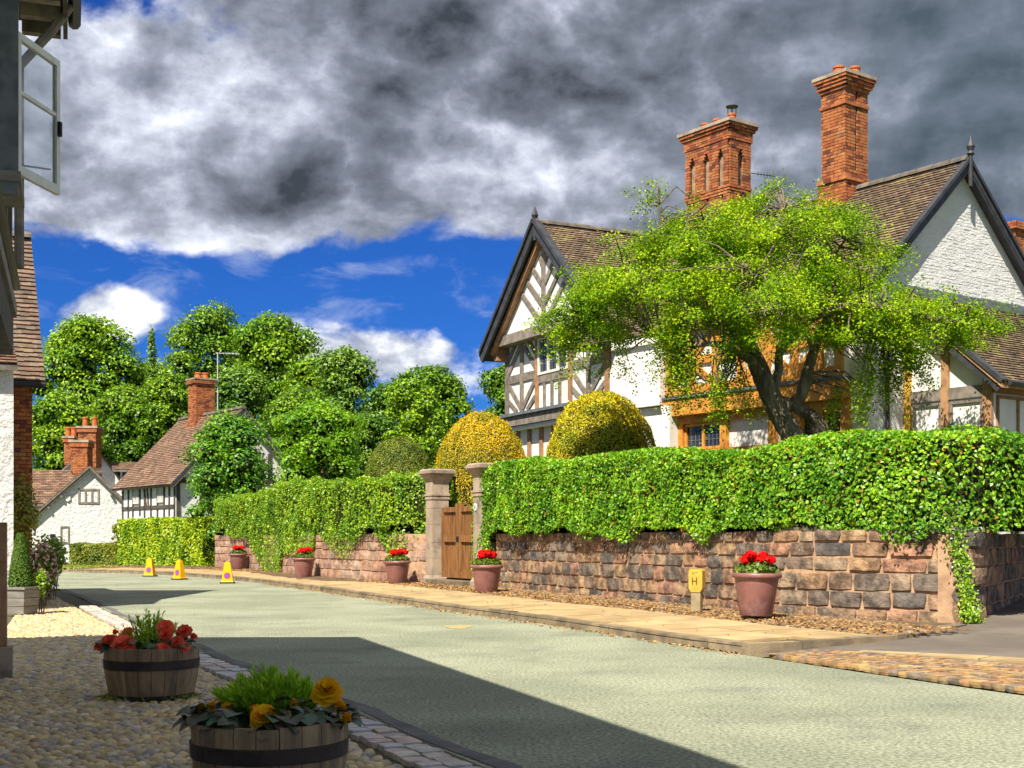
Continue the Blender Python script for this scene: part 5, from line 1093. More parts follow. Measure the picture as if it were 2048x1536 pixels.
# ---- white cottage at the bend
WC = thing('white_cottage', (-20.8, 66, 0), 'white roughcast cottage with gable end facing the road', 'cottage')
x0 = Vector(((72 - 1024) / FPX * 65, 65, 0)); wc = Frame((x0.x, x0.y), (.955, .296), (.296, -.955)); wW = 4.55; wA = 2.55; wE, wZ = 2.55, 4.95
mbx = MB(); wc.poly(mbx, [(0, 0), (wW, 0), (wW, wE + .2), (wA, wZ - .08), (0, wE - .15)], -5, 0); mbx.build('wall', 'render', WC)
eL1 = [(wA, wZ), (-.42, 2.20)]; eR1 = [(wA, wZ), (wW + .35, 2.55)]
for (a0, z0), (a1, z1) in (eL1, eR1):
    rake_board(wc, WC, a0, z0 - .06, a1, z1 - .06, .15, .18, .26, 'timber', 'bargeboard')
    p = [wc.P(a1, z1, .30), wc.P(a1, z1, -5), wc.P(a0, z0, -5), wc.P(a0, z0, .30)]
    rf = MB().hexa([v - Vector((0, 0, .1)) for v in p] + p).build('roof', 'timber', WC); tiles(rf, *p, 'tile_red', .22, .16)
window(wc, WC, 2.0, 3.02, 3.05, 3.82, .0, 3, m='timber', leads=(1, 2), fw=.09); window(wc, WC, 1.15, 1.58, 1.05, 1.92, .0, 1, m='timber', leads=(1, 2), fw=.07)
m_ = MB(); wc.poly(m_, [(1.38, 3.42), (1.62, 3.42), (1.64, 3.26), (1.5, 3.14), (1.36, 3.26)], 0.002, .08); m_.build('alarm_box', 'whitepaint', WC)
m_ = MB(); wc.poly(m_, [(.66, 1.35), (.92, 1.35), (.9, 1.52), (.68, 1.52)], .002, .2); m_.build('wall_lantern', 'iron', WC)
fbox(wc, WC, 'plinth', 'blacktimber', -.02, wW + .02, 0, .1, -.05, .03)
for a in (.6, 1.2, 3.6, 4.2): 
    zz = 2.05 + (a + .42) * .93 if a < wA else 4.75 - (a - wA) * 1.02
    fbox(wc, WC, 'purlin_end', 'timber', a - .05, a + .05, zz - .22, zz - .1, .0, .25)
fbox(wc, WC, 'railing', 'iron', 3.9, 4.6, .75, .79, .5, .53)
for k in range(4): fbox(wc, WC, 'railing_post', 'iron', 3.92 + k * .21, 3.95 + k * .21, 0, .75, .5, .53)
# wing at its left
wq = Frame((x0.x - 3.2, x0.y + .6), (.955, .296), (.296, -.955)); fbox(wq, WC, 'wing_wall', 'render', 0, 4.4, 0, 3.1, -4, 0)
p = [wq.P(-.2, 3.05, .3), wq.P(6.0, 3.05, .3), wq.P(6.0, 4.9, -2.2), wq.P(-.2, 4.9, -2.2)]; rf = MB().hexa([v - Vector((0, 0, .1)) for v in p] + p).build('roof', 'timber', WC); tiles(rf, *p, 'tile_red', .22, .15)
m_ = MB(); m_.tube([wq.P(3.3, 3.0, .08), wq.P(3.3, 0, .08)], .05, 6); m_.build('downpipe', 'iron', WC)
# its own chimney
def simple_stack(parent, x, ytop, ybot, Y, wpx, dep, pots, cap=True):
    a = at(x, ytop, Y); b = at(x, ybot, Y); w = wpx * Y / FPX; f = Frame((a.x - w / 2, Y), (1, 0), (0, -1)); f2 = Frame((a.x + w / 2, Y), (0, 1), (1, 0)); f3 = Frame((a.x - w / 2, Y + dep), (0, -1), (-1, 0))
    s = fbox(f, parent, 'chimney', 'bmortar', .04, w - .04, b.z, a.z, -dep + .04, -.04); B = BrickSet()
    B.face(f, 0, w, b.z, a.z - .35, bw=.225, bh=.075); B.face(f2, 0, dep, b.z, a.z - .35, bw=.225, bh=.075); B.face(f3, 0, dep, b.z, a.z - .35, bw=.225, bh=.075); B.build(s)
    fbox(f, s, 'chimney_head', 'brick_mass', -.06, w + .06, a.z - .35, a.z - .12, -dep - .06, .06); fbox(f, s, 'chimney_cap', 'pillar', -.1, w + .1, a.z - .12, a.z, -dep - .1, .1)
    chimney_pots(s, [(a.x + dx * w, Y + dep / 2, a.z) for dx in pots], .55, .17)
simple_stack(WC, 158, 880, 950, 67.0, 33, .9, ())
RC = thing('rear_cottage', (-22, 76, 0), 'roughcast cottage with dormer behind the white gable', 'cottage')
x1 = Vector(((105 - 1024) / FPX * 74, 74, 0)); rc = Frame((x1.x, x1.y), (.955, .296), (.296, -.955))
mbx = MB(); rc.poly(mbx, [(0, 0), (4.1, 0), (4.1, 4.1), (2.5, 6.2), (1.6, 6.2), (0, 4.6)], -6, 0); mbx.build('wall', 'render', RC)
for p in ([rc.P(-.25, 4.45, .2), rc.P(-.25, 4.45, -6), rc.P(1.75, 6.4, -6), rc.P(1.75, 6.4, .2)], [rc.P(4.4, 3.9, .1), rc.P(4.4, 3.9, -6), rc.P(2.4, 6.4, -6), rc.P(2.4, 6.4, .1)]):
    rf = MB().hexa([v - Vector((0, 0, .1)) for v in p] + p).build('roof', 'timber', RC); tiles(rf, *p, 'tile_red', .24, .18)
dm = Frame(rc.P(2.6, 0, .5).to_2d()[:], (.955, .296), (.296, -.955)); fbox(dm, RC, 'dormer', 'plaster', 1.1, 2.1, 4.0, 5.2, -2, 0); fbox(dm, RC, 'dormer_window', 'pane', 1.2, 2.0, 4.5, 5.1, .001, .03)
p = [dm.P(.7, 5.22, .25), dm.P(2.25, 5.22, .25), dm.P(2.25, 5.75, -1.2), dm.P(.5, 5.75, -1.2)]; rf = MB().hexa([v - Vector((0, 0, .1)) for v in p] + p).build('roof', 'timber', RC); tiles(rf, *p, 'tile_red', .24, .18)
window(rc, RC, 2.1, 2.9, 4.2, 4.45, .01, 4, m='timber', leads=(1, 1), fw=.05)
p = [rc.P(1.8, 3.0, 2.6), rc.P(4.8, 3.0, 2.6), rc.P(4.8, 3.45, 1.2), rc.P(1.8, 3.45, 1.2)]; rf = MB().hexa([v - Vector((0, 0, .08)) for v in p] + p).build('roof', 'timber', RC); tiles(rf, *p, 'tile_red', .24, .2); fbox(rc, RC, 'side_wall', 'render', 2.0, 4.7, 0, 2.98, 0.01, 2.45)
simple_stack(RC, 174, 852, 935, 73.6, 36, 1.0, (-.25, .28)); simple_stack(RC, 137, 872, 930, 75.0, 18, .8, (-.3, .35))

# ---- brick house on the left side of the street: steep tiled slope faces the camera
dB = Vector((-.44, .9, 0)); pB = Vector((-.9, -.44, 0)); BK = Vector((-8.8, 24.5, 0))
BH = thing('brick_house', (-10, 25.5, 0), 'red brick house with steep tiled slope beyond the near building', 'house')
bf = Frame((BK + dB * .25 + pB * .20).to_2d()[:], pB, -dB); bs_ = Frame((BK + dB * .25 + pB * .20).to_2d()[:], dB, -pB)
fbox(bf, BH, 'wall', 'bmortar', .04, 6, 0, 4.25, -6.5, -.04)
B = BrickSet(); B.face(bf, 0, 1.0, .02, 4.2); B.face(bs_, 0, 2.5, .02, 4.2); B.build(BH)
mbx = MB(); bs_.poly(mbx, [(.02, 4.2), (4.6, 4.2), (2.3, 7.2)], -5.9, -.02); mbx.build('gable_wall', 'bmortar', BH)
e0, e1, r1, r0 = BK, BK + pB * 6, BK + pB * 6 + dB * 2.5, BK + dB * 2.5
z_ = lambda v, z: Vector((v.x, v.y, z))
P4 = [z_(e0, 4.22), z_(e1, 4.22), z_(r1, 7.45), z_(r0, 7.45)]; rf = MB().hexa([v - Vector((0, 0, .1)) for v in P4] + P4).build('roof', 'timber', BH)
q4 = [z_(e0, 4.22), z_(BK + pB * 1.2, 4.22), z_(BK + pB * 1.2 + dB * 2.5, 7.45), z_(r0, 7.45)]; tiles(rf, *q4, single=True, tw=.17, ex=.122)
q4 = [z_(BK + pB * 1.2, 4.22), z_(e1, 4.22), z_(r1, 7.45), z_(BK + pB * 1.2 + dB * 2.5, 7.45)]; tiles(rf, *q4, tw=.17, ex=.122)
P4 = [z_(e0 + dB * 7, 1.8), z_(e1 + dB * 7, 1.8), z_(r1, 7.45), z_(r0, 7.45)]; rf = MB().hexa([v - Vector((0, 0, .1)) for v in P4] + P4).build('roof', 'timber', BH); tiles(rf, *P4, 'tile_red')
ridge_tiles(BH, z_(r0, 7.5), z_(r1, 7.5))
m_ = MB(); m_.tube([bf.P(.40, 4.15, .28), bf.P(.40, 3.95, .10), bf.P(.40, 3.7, .08), bf.P(.40, 0, .08)], .05, 8); m_.build('downpipe', 'iron', BH)
m_ = MB(); m_.tube([z_(e0 - dB * .08, 4.16), z_(e1 - dB * .08, 4.16)], .06, 8); m_.build('gutter', 'iron', BH)
wf = Frame(((27 - 1024) / FPX * 22.4, 22.4), pB, -dB); wx = thing('roughcast_house', (-9.2, 22.6, 0), 'white roughcast wall between brick house and near building', 'house')
fbox(wf, wx, 'wall', 'render', 0, 5, 0, 4.3, -1.5, 0); p = [wf.P(-.05, 4.25, .2), wf.P(5, 4.25, .2), wf.P(5, 5.2, -1.5), wf.P(-.05, 5.2, -1.5)]; rf = MB().hexa([v - Vector((0, 0, .1)) for v in p] + p).build('roof', 'timber', wx); tiles(rf, *p, 'tile_red')

# ---- near building on the left: jettied timber front with an open casement
NHT = thing('near_building', (-4.6, 11.5, 0), 'shaded jettied building with open casement window in the near corner', 'house')
nf = Frame((CE.x, CE.y), -dF, nF)                     # a runs back towards the camera
fbox(nf, NHT, 'wall', 'render', .02, 12.5, 0, 2.99, -8, 0)
fbox(nf, NHT, 'upper_wall', 'plaster', .02, 12.5, 3.30, 6.1, -8, .12)
fbox(nf, NHT, 'jetty_beam', 'blacktimber', -.04, 12.6, 2.95, 3.29, -.3, .17); fbox(nf, NHT, 'jetty_moulding', 'planter', -.05, 12.6, 3.295, 3.41, .0, .20)
m_ = MB(); m_.tube([nf.P(-.02, 3.58, .19), nf.P(12.5, 3.58, .19)], .045, 8); m_.build('gutter', 'iron', NHT)
for a in (.10, 1.0, 1.75): beam(nf, NHT, a, 3.42, a, 6.1, .18, .1, .165, 'timber')
fbox(nf, NHT, 'guard_post', 'timber_brown', -.02, .16, .3, 1.42, .001, .12); fbox(nf, NHT, 'guard_stone', 'pillar', -.06, .24, 0, .30, .001, .17)
fbox(nf, NHT, 'corner_post', 'timber_brown', -.05, .13, 3.42, 6.1, -.3, .15)
fbox(nf, NHT, 'eaves_soffit', 'blacktimber', -.25, 12.6, 6.1, 6.22, -.2, .60); fbox(nf, NHT, 'fascia', 'blacktimber', -.27, 12.6, 5.98, 6.22, .601, .64)
for k in range(12): fbox(nf, NHT, 'rafter_end', 'timber', -.2 + k * .4, -.1 + k * .4, 5.95, 6.095, .24, .58)
rp = [(.62, 6.22), (-3.6, 7.95), (-7.9, 6.22)]
mbx = MB(); mbx.prism([nf.P(-.3, z, o) for o, z in rp], -dF * 12.8); mbx.build('roof', 'dark', NHT)
m_ = MB(); m_.tube([nf.P(-.3, 6.15, .70), nf.P(12.5, 6.15, .70)], .06, 8); m_.build('eaves_gutter', 'iron', NHT)
m_ = MB(); m_.tube([nf.P(.25, 6.1, .66), nf.P(.25, 5.85, .50), nf.P(.25, 5.5, .23), nf.P(.25, 3.7, .23)], .045, 8); m_.build('downpipe', 'timber', NHT)
# the open casement: hinge edge at Y about 10.2, leaf swung outwards
hb = at(31, 200, 10.2); hd = Vector(((116 - 1024) / FPX * 10.86, 10.86, 0)) - Vector((hb.x, hb.y, 0)); cf = Frame((hb.x, hb.y), hd, (hd.y, -hd.x)); cl_ = hd.length
zb_, zt_ = 4.14, 5.26; fw = .055
m_ = MB(); cf.box(m_, 0, cl_, zb_, zb_ + .075, -.02, .02); cf.box(m_, 0, cl_, zt_ - fw, zt_, -.02, .02); cf.box(m_, 0, fw, zb_ + .076, zt_ - fw - .001, -.02, .02); cf.box(m_, cl_ - fw, cl_, zb_ + .076, zt_ - fw - .001, -.02, .02)
cf.box(m_, fw, cl_ - fw, 4.78, 4.81, -.015, .015)
cs = m_.build('open_casement', 'whitepaint', NHT)
for z0, z1 in ((zb_ + .076, 4.779), (4.811, zt_ - fw - .001)): m_ = MB(); cf.box(m_, fw, cl_ - fw, z0, z1, -.003, .003); m_.build('pane', 'glass', cs)
m_ = MB(); cf.box(m_, cl_ - .05, cl_ - .02, 4.62, 4.74, .021, .05); m_.build('casement_handle', 'iron', cs)
m_ = MB(); m_.tube([cf.P(cl_ * .9, zb_ + .2, -.03), cf.P(.02, zb_ + .16, -.5)], .008, 5); m_.build('casement_stay', 'iron', cs)
aw = (CE - Vector((hb.x, hb.y, 0))).dot(dF)
fbox(nf, NHT, 'window_jamb', 'lead', aw + .02, aw + .13, 3.95, 5.45, .1, .28)
fbox(nf, NHT, 'window_pane', 'pane', aw - .68, aw - .02, zb_, zt_, .122, .135)
fbox(nf, NHT, 'window_jamb', 'planter', aw - .76, aw - .69, zb_ - .05, zt_ + .05, .1, .26); fbox(nf, NHT, 'window_head', 'planter', aw - .68, aw + .019, zt_ + .01, zt_ + .08, .1, .26); fbox(nf, NHT, 'window_sill', 'planter', aw - .72, aw + .15, zb_ - .1, zb_ - .02, .1, .30)
# ------------------------------------------------------------------ pots, barrels, planter and their plants
def petal_flower(r, n_rings, m, seed, per=5, ball=False, flat=0.5):
    """rosette of cupped petals"""
    rr = random.Random(seed); mb = MB()
    for ring in range(n_rings):
        f = 1 - ring / n_rings; k = per + (1 if ring == 0 else 0)
        for j in range(k):
            a = 2 * math.pi * (j + .5 * (ring % 2)) / k + rr.uniform(-.15, .15); tilt = (ring / n_rings) * 1.15 + rr.uniform(-.1, .1); L = r * (.55 + .5 * f) * rr.uniform(.9, 1.08); W_ = L * .62
            ca, sa = math.cos(a), math.sin(a); base = len(mb.v)
            for u in range(4):
                s = u / 3
                for w in (-1, 0, 1):
                    x = L * s; wd = W_ * math.sin(math.pi * (.12 + .76 * s)) ** .7; y = w * wd * (1 if w else 0); ru = .10 * L * rr.uniform(-1, 1) * s
                    zl = x * math.sin(tilt) + (abs(w) * .16 * L * s) - .22 * L * s * s * (1 - ring / n_rings) + ru; xl = x * math.cos(tilt)
                    mb.v.append((xl * ca - y * sa, xl * sa + y * ca, zl + ring * r * .07))
            for u in range(3):
                for w in range(2): q = base + u * 3 + w; mb.f.append((q, q + 3, q + 4, q + 1))
    return mb.mesh('flower', MT[m], True)
def leaf_blade(m, seed, lobes=0.0):
    rr = random.Random(seed); mb = MB(); nu, nv = 6, 4
    for u in range(nu + 1):
        s = u / nu; w = (math.sin(math.pi * min(1, s * .90 + .10)) ** .55) * .44 * (1 + .10 * (u % 2))
        for v in range(-2, 3):
            y = v / 2 * w * (1 + rr.uniform(-.10, .10)); mb.v.append((s, y, .10 * math.sin(s * 2.6) + .22 * abs(y) - .22 * s * s + rr.uniform(-.03, .03)))
    for u in range(nu):
        for v in range(4): q = u * 5 + v; mb.f.append((q, q + 5, q + 6, q + 1))
    return mb.mesh('leaf', MT[m], True)
def geranium_head(seed):
    rr = random.Random(seed); mb = MB()
    for k in range(34):
        d = Vector((rr.gauss(0, 1), rr.gauss(0, 1), rr.gauss(.4, .8))).normalized(); p = d * .062; t = d.cross(Vector((rr.gauss(0, 1), rr.gauss(0, 1), .3))).normalized(); b = d.cross(t); s = rr.uniform(.026, .036)
        mb.add([p - t * s, p + b * s + d * .008, p + t * s, p - b * s + d * .008], [(0, 1, 2, 3)])
    bm = bmesh.new(); bmesh.ops.create_icosphere(bm, subdivisions=1, radius=.055); mb.add([v.co for v in bm.verts], [tuple(v.index for v in f.verts) for f in bm.faces]); bm.free()
    return mb.mesh('flower_head', MT['p_red'])
GH = [geranium_head(i) for i in range(3)]
pot_prof = [(.0, 0), (.215, 0), (.222, .012), (.30, .50), (.302, .515), (.335, .52), (.345, .545), (.342, .575), (.33, .588), (.31, .588), (.295, .56), (.28, .50), (.0, .50)]
def make_pot():
    root = thing('plant_pot', (0, 0, 0), 'pot', 'plant pot', 'plum glazed pots along the pavement')
    MB().lathe(pot_prof, 36, cap=False).build('body', 'terracotta', root, local=True, smooth=True); MB().lathe([(0, .525), (.288, .53)], 20, cap=False).build('soil', 'soil', root, local=True); return root
def make_geranium(seed):
    rr = random.Random(seed); rng = np.random.default_rng(seed); root = thing('geranium', (0, 0, 0), 'g', 'geranium', 'red geraniums in the pots')
    n = 900; a = rng.uniform(0, 6.283, n); r = .30 * np.sqrt(rng.uniform(0, 1, n)); z = .05 + rng.uniform(0, 1, n) * .16 * (1.2 - (r / .33) ** 2)
    leaf_mesh('foliage', np.stack([r * np.cos(a), r * np.sin(a), z], 1), np.stack([np.cos(a) * r * 2, np.sin(a) * r * 2, np.full(n, .6)], 1), .062, 'l_gera', root, aspect=.95, local=True, rng=rng, kind='stuff')
    st = MB()
    for k in range(9):
        a = k * .7 + rr.uniform(-.2, .2); r = rr.uniform(.06, .24); p = Vector((r * math.cos(a), r * math.sin(a), rr.uniform(.22, .32)))
        st.tube([Vector((p.x * .4, p.y * .4, .02)), p], .006, 4); s = rr.uniform(1.0, 1.35); inst('flower_head', GH[k % 3], root, p, (0, 0, a), (s, s, s * .8), local=True)
    st.build('stem', 'l_gera', root, local=True); return root
pots = [(1512, 1231, 17.9, 'nearest and largest plum pot right of the hydrant marker', 'red geranium in the pot right of the hydrant marker'),
        (973, 1186, 26.9, 'plum pot standing before the near gate pillar', 'red geranium in the pot beside the gate'),
        (795, 1169, 32.3, 'plum pot against the pink wall left of the gate', 'red geranium in the pot left of the gate'),
        (607, 1156, 37.8, 'plum pot before the ivy hanging on the pink wall', 'red geranium in the pot before hanging ivy'),
        (477, 1140, 46.5, 'smallest farthest plum pot near the end of the pink wall', 'red geranium in the farthest pot')]
P0 = make_pot()
for i, (x, y, Y, l1, l2) in enumerate(pots):
    p = at(x, y, Y); z = max(.13, min(.22, p.z)); o = P0 if i == 0 else copy_tree(P0); o.location = (p.x, p.y, z); o.rotation_euler = (.012 * math.sin(i * 2.2), .015 * math.cos(i * 3.1), i * 1.1); o['label'] = l1
    g_ = make_geranium(200 + i); g_.location = (p.x, p.y, z + .53); g_['label'] = l2

def make_barrel(loc, label, h=.41, R0=.345, rz=0.0):
    root = thing('barrel_planter', loc, label, 'planter', 'half barrel planters on the cobbles', rz=rz); n = 22
    prof = [(R0 * .90, 0), (R0 * .96, h * .2), (R0 * 1.02, h * .45), (R0 * 1.05, h * .7), (R0 * 1.05, h * .9), (R0 * 1.04, h)]
    for k in range(n):
        a0, a1 = 2 * math.pi * k / n + .006, 2 * math.pi * (k + 1) / n - .006; mb = MB(); top = rnd.uniform(-.006, .004); pr = rnd.uniform(-.002, .003)
        for j in range(4):
            a = a0 + (a1 - a0) * j / 3
            for r, z in prof: z2 = z + (top if z > h * .95 else 0); mb.v.append(((r + pr) * math.cos(a), (r + pr) * math.sin(a), z2))
            for r, z in reversed(prof): z2 = z + (top if z > h * .95 else 0); mb.v.append(((r - .028) * math.cos(a), (r - .028) * math.sin(a), z2))
        m2 = 2 * len(prof)
        for j in range(3):
            for i in range(m2): q = (i + 1) % m2; mb.f.append((j * m2 + i, (j + 1) * m2 + i, (j + 1) * m2 + q, j * m2 + q))
        mb.f += [tuple(range(m2)), tuple(range(4 * m2 - 1, 3 * m2 - 1, -1))]
        mb.build('stave', 'barrel', root, local=True)
    for z0, z1 in ((.60, .78), (.02, .12)):
        rr_ = lambda z: np.interp(z, [0, .2, .45, .7, .9, 1], [.90, .96, 1.02, 1.05, 1.05, 1.04]) * R0
        MB().lathe([(rr_(z0) + .002, z0 * h), (rr_(z0) + .0075, z0 * h + .002), (rr_(z1) + .0075, z1 * h - .002), (rr_(z1) + .002, z1 * h)], 48, cap=False).build('hoop', 'hoop', root, local=True, smooth=False)
    MB().lathe([(0, h - .05), (R0 * 1.0, h - .055)], 24, cap=False).build('soil', 'soil', root, local=True); return root
B1 = (-2.84, 10.25); B2 = (-1.14, 6.12)
make_barrel((B1[0], B1[1], .015), 'half barrel planter farther off with coral begonias', rz=.4); make_barrel((B2[0], B2[1], .015), 'nearest half barrel planter with yellow begonias', rz=1.3)
def begonia(name, label, loc, spots, buds, leaves_n, spread, fm, lm, seed, fr, group, rings=4):
    rr = random.Random(seed); root = thing(name, loc, label, 'begonia', group); F = [petal_flower(1.0, rings, fm, seed + k, per=6 if rings > 4 else 5) for k in range(2)]; Lf = [leaf_blade(lm, seed + k) for k in range(3)]
    st = MB()
    for i, (x, y, z, s) in enumerate(spots):
        tilt = rr.uniform(.7, 1.1); inst('flower', F[i % 2], root, (x, y, z), (tilt, rr.uniform(-.3, .3), rr.uniform(-.35, .35)), (s * fr,) * 3, local=True)
        st.tube([(x * .5, y * .5 + .02, -.03), (x, y + .02, z - .01)], .006, 5)
    for i, (x, y, z, s) in enumerate(buds): inst('bud', F[i % 2], root, (x, y, z), (rr.uniform(.3, .8), rr.uniform(-.4, .4), rr.uniform(0, 6)), (s * fr, s * fr, s * fr * 1.4), local=True); st.tube([(x * .6, y * .6, -.03), (x, y, z)], .005, 5)
    for i in range(leaves_n):
        a = rr.uniform(0, 6.283); d = spread * math.sqrt(rr.uniform(.05, 1)); z = rr.uniform(.02, .13) * (1.3 - .8 * d / spread) + .015; s = rr.uniform(.07, .11)
        inst('leaf', Lf[i % 3], root, (d * math.cos(a) * 1.0, d * math.sin(a) * .8, z), (rr.uniform(-.4, .4), rr.uniform(-.3, .35), a + rr.uniform(-.7, .7)), (s, s, s), local=True)
    st.build('stem', 'l_begonia', root, local=True); return root
def feather(name, label, loc, wid, h, n, seed, bl=.07, asp=.14):
    rng = np.random.default_rng(seed); rr = random.Random(seed); root = thing(name, loc, label, 'plant'); Q = []; NR = []; D = []; st = MB()
    for k in range(n):
        a = rr.uniform(0, 6.283); d = math.sqrt(rr.uniform(0, 1)); b = Vector((wid * .55 * d * math.cos(a), .5 * wid * d * math.sin(a), 0)); t = b * 1.75 + Vector((rr.uniform(-.03, .03), rr.uniform(-.03, .03), h * (1.05 - .5 * d * d) * rr.uniform(.75, 1.08))); st.tube([b, b.lerp(t, .5) + Vector((0, 0, .02)), t], [.004, .003, .002], 4, cap=False)
        m = 34
        for j in range(m): 
            f = rr.uniform(.25, 1.0); p = b.lerp(t, f); ax = (t - b).normalized() + Vector((rr.gauss(0, .5), rr.gauss(0, .5), rr.gauss(.15, .3))); Q.append((p + ax.normalized() * bl * .4)[:]); D.append(ax.normalized()[:])
    Q = np.array(Q); D = np.array(D); nrm = unitv(np.cross(D, rng.normal(0, 1, D.shape))); b_ = unitv(np.cross(nrm, D)); s = bl * rng.uniform(.7, 1.2, len(Q))[:, None]
    v = np.stack([Q - D * s * .5, Q + b_ * s * asp, Q + D * s * .5, Q - b_ * s * asp], 1).reshape(-1, 3); mb = MB(); mb.v = [tuple(x) for x in v]; mb.f = [(4 * i, 4 * i + 1, 4 * i + 2, 4 * i + 3) for i in range(len(Q))]
    mb.build('foliage', 'l_feather', root, local=True, kind='stuff'); st.build('stem', 'l_feather', root, local=True); return root
zs = .375
begonia('begonia', 'coral begonia clump at the left rim of the farther barrel', (B1[0] - .17, B1[1] - .1, zs), [(.01, -.12, .075, 1.25), (-.12, -.05, .10, .85), (-.20, -.06, .06, .5), (-.02, .10, .16, .6)], [(-.10, .05, .16, .35)], 20, .2, 'p_coral', 'l_begonia', 301, .072, 'coral begonias in the farther barrel')
begonia('begonia', 'coral begonia clump at the right rim of the farther barrel', (B1[0] + .16, B1[1] - .08, zs), [(-.03, -.02, .20, .95), (.0, -.10, .145, .85), (-.01, -.16, .04, .9), (.12, -.02, .17, .9), (.09, -.12, .10, .7), (.15, -.12, .06, .65)], [(.19, 0, .13, .4)], 24, .2, 'p_coral', 'l_begonia', 302, .072, 'coral begonias in the farther barrel')
feather('rosemary', 'spiky green rosemary at the back of the farther barrel', (B1[0] - .03, B1[1] + .06, zs), .24, .30, 55, 311, .045, .10)
begonia('begonia', 'yellow begonia with one bloom at the front rim of the nearest barrel', (B2[0] + .0, B2[1] - .14, zs), [(.02, -.10, .085, 1.12)], [(-.04, -.06, .115, .40), (.12, -.08, .085, .42), (-.25, .0, .12, .42), (.13, .05, .13, .35)], 60, .22, 'p_yellow', 'l_bronze', 303, .060, 'yellow begonias in the nearest barrel', rings=6)
begonia('begonia', 'bronze leaved yellow begonia with large bloom at the right of the nearest barrel', (B2[0] + .25, B2[1] - .02, zs), [(.03, -.06, .185, 1.1)], [(.09, -.07, .115, .5), (.12, -.1, .06, .45)], 44, .13, 'p_yellow', 'l_bronze', 304, .062, 'yellow begonias in the nearest barrel', rings=6)
begonia('begonia', 'small budding begonia at the left rim of the nearest barrel', (B2[0] - .25, B2[1] - .02, zs), [(.06, -.02, .11, .45)], [(-.05, -.06, .10, .4), (.0, .03, .12, .35)], 30, .13, 'p_yellow', 'l_bronze', 305, .06, 'yellow begonias in the nearest barrel', rings=5)
feather('feathery_foliage_plant', 'bright feathery green plant filling the nearest barrel', (B2[0] - .01, B2[1] + .07, zs + .02), .24, .235, 150, 312, .06, .085)
# weeds at the barrel foot
gp = np.array([(B1[0] + .30 * math.cos(a) + rnd.gauss(0, .05), B1[1] - .34 * abs(math.sin(a)) + rnd.gauss(0, .03), .05) for a in [rnd.choice((.35, .5, 2.4, 2.6)) + rnd.gauss(0, .2) for _ in range(260)]])
w_ = leaf_mesh('weeds', gp, np.tile([.2, -1, .3], (len(gp), 1)), .05, 'grass', court, aspect=.25, droop=-.8, kind='stuff')

# ---- wooden planter with clipped cone
pl = at(41, 1232, 21.4); px_, py_ = pl.x, pl.y
PB = thing('wooden_planter', (px_, py_, .02), 'square wooden planter box before the brick house', 'planter', rz=-.25)
for k, (rz) in enumerate((0, 1.5708, 3.1416, 4.7124)):
    for j in range(3):
        z0, z1 = .02 + j * .135, .02 + (j + 1) * .135 - .008; w0, w1 = .185 + z0 * .10, .185 + z1 * .10; mb = MB()
        mb.hexa([(-w0, -w0, z0), (w0, -w0, z0), (w0, -w0 + .03, z0), (-w0, -w0 + .03, z0), (-w1, -w1, z1), (w1, -w1, z1), (w1, -w1 + .03, z1), (-w1, -w1 + .03, z1)]); ob = mb.build('board', 'planter', PB, local=True); ob.rotation_euler.z = rz + (.001 * k)
mb = MB(); mb.box(-.245, .245, -.245, -.20, .425, .47); 
for k in range(4):
    mb = MB(); mb.hexa([(-.25, -.25, .425), (.25, -.25, .425), (.19, -.19, .425), (-.19, -.19, .425), (-.25, -.25, .465), (.25, -.25, .465), (.19, -.19, .465), (-.19, -.19, .465)]); ob = mb.build('rim_board', 'planter', PB, local=True); ob.rotation_euler.z = k * math.pi / 2
MB().box(-.2, .2, -.2, .2, .36, .40).build('soil', 'soil', PB, local=True)
rng = np.random.default_rng(91); n = 6500; t = rng.uniform(0, 1, n) ** .8; ph = rng.uniform(0, 6.283, n); rr_ = .20 * np.clip(1.05 - t, 0, 1) ** .55 * np.minimum(1, .75 + t * 2)
CT = thing('clipped_cone', (px_, py_, .4), 'dark green clipped cone topiary growing in the wooden planter', 'topiary')
leaf_mesh('foliage', np.stack([px_ + rr_ * np.cos(ph), py_ + rr_ * np.sin(ph), .42 + t * .95], 1), np.stack([np.cos(ph), np.sin(ph), .4 + 0 * ph], 1), .032, leafmat('cone_leaf', (.03, .09, .01), (.075, .17, .014), (.14, .26, .02)), CT, rng=rng, kind='stuff')
MB().lathe([(.16, .4), (.175, .55), (.14, .9), (.07, 1.2), (.01, 1.32)], 14, (px_, py_, 0)).build('dark_core', 'inner', CT, smooth=True)
def shrub(name, label, cat, c, r, h, m, n, size, seed, z0=.1, extra=None):
    rng = np.random.default_rng(seed); root = thing(name, (c[0], c[1], 0), label, cat); d = sphere_dirs(n, rng); q = np.array([c[0], c[1], z0 + h / 2]) + d * [r, r, h / 2] * (rng.uniform(.35, 1.05, n) ** .6)[:, None] * (1 + .25 * noise3(d * 3, 1.5, seed))[:, None]
    leaf_mesh('foliage', q, d + [0, -.3, .4], size, m, root, rng=rng, kind='stuff'); st = MB()
    for k in range(5): st.tube([(c[0] + .04 * k - .1, c[1], 0), (c[0] + (.1 * k - .2) * r * 3, c[1] + .05, z0 + h * .8)], .012, 5)
    st.build('stem', 'bark', root)
    if extra:
        n2 = n // 3; d = sphere_dirs(n2, rng); q = np.array([c[0], c[1], z0 + h / 2]) + d * [r * 1.02, r * 1.02, h / 2]; leaf_mesh('blossom', q, d, size * 1.1, extra, root, rng=rng, kind='stuff')
    return root
a = at(84, 1110, 24.0); shrub('hydrangea', 'pale pink flowering shrub behind the wooden planter', 'shrub', (a.x, a.y), .27, 1.05, 'l_gera', 1600, .07, 92, .15, 'p_pink')
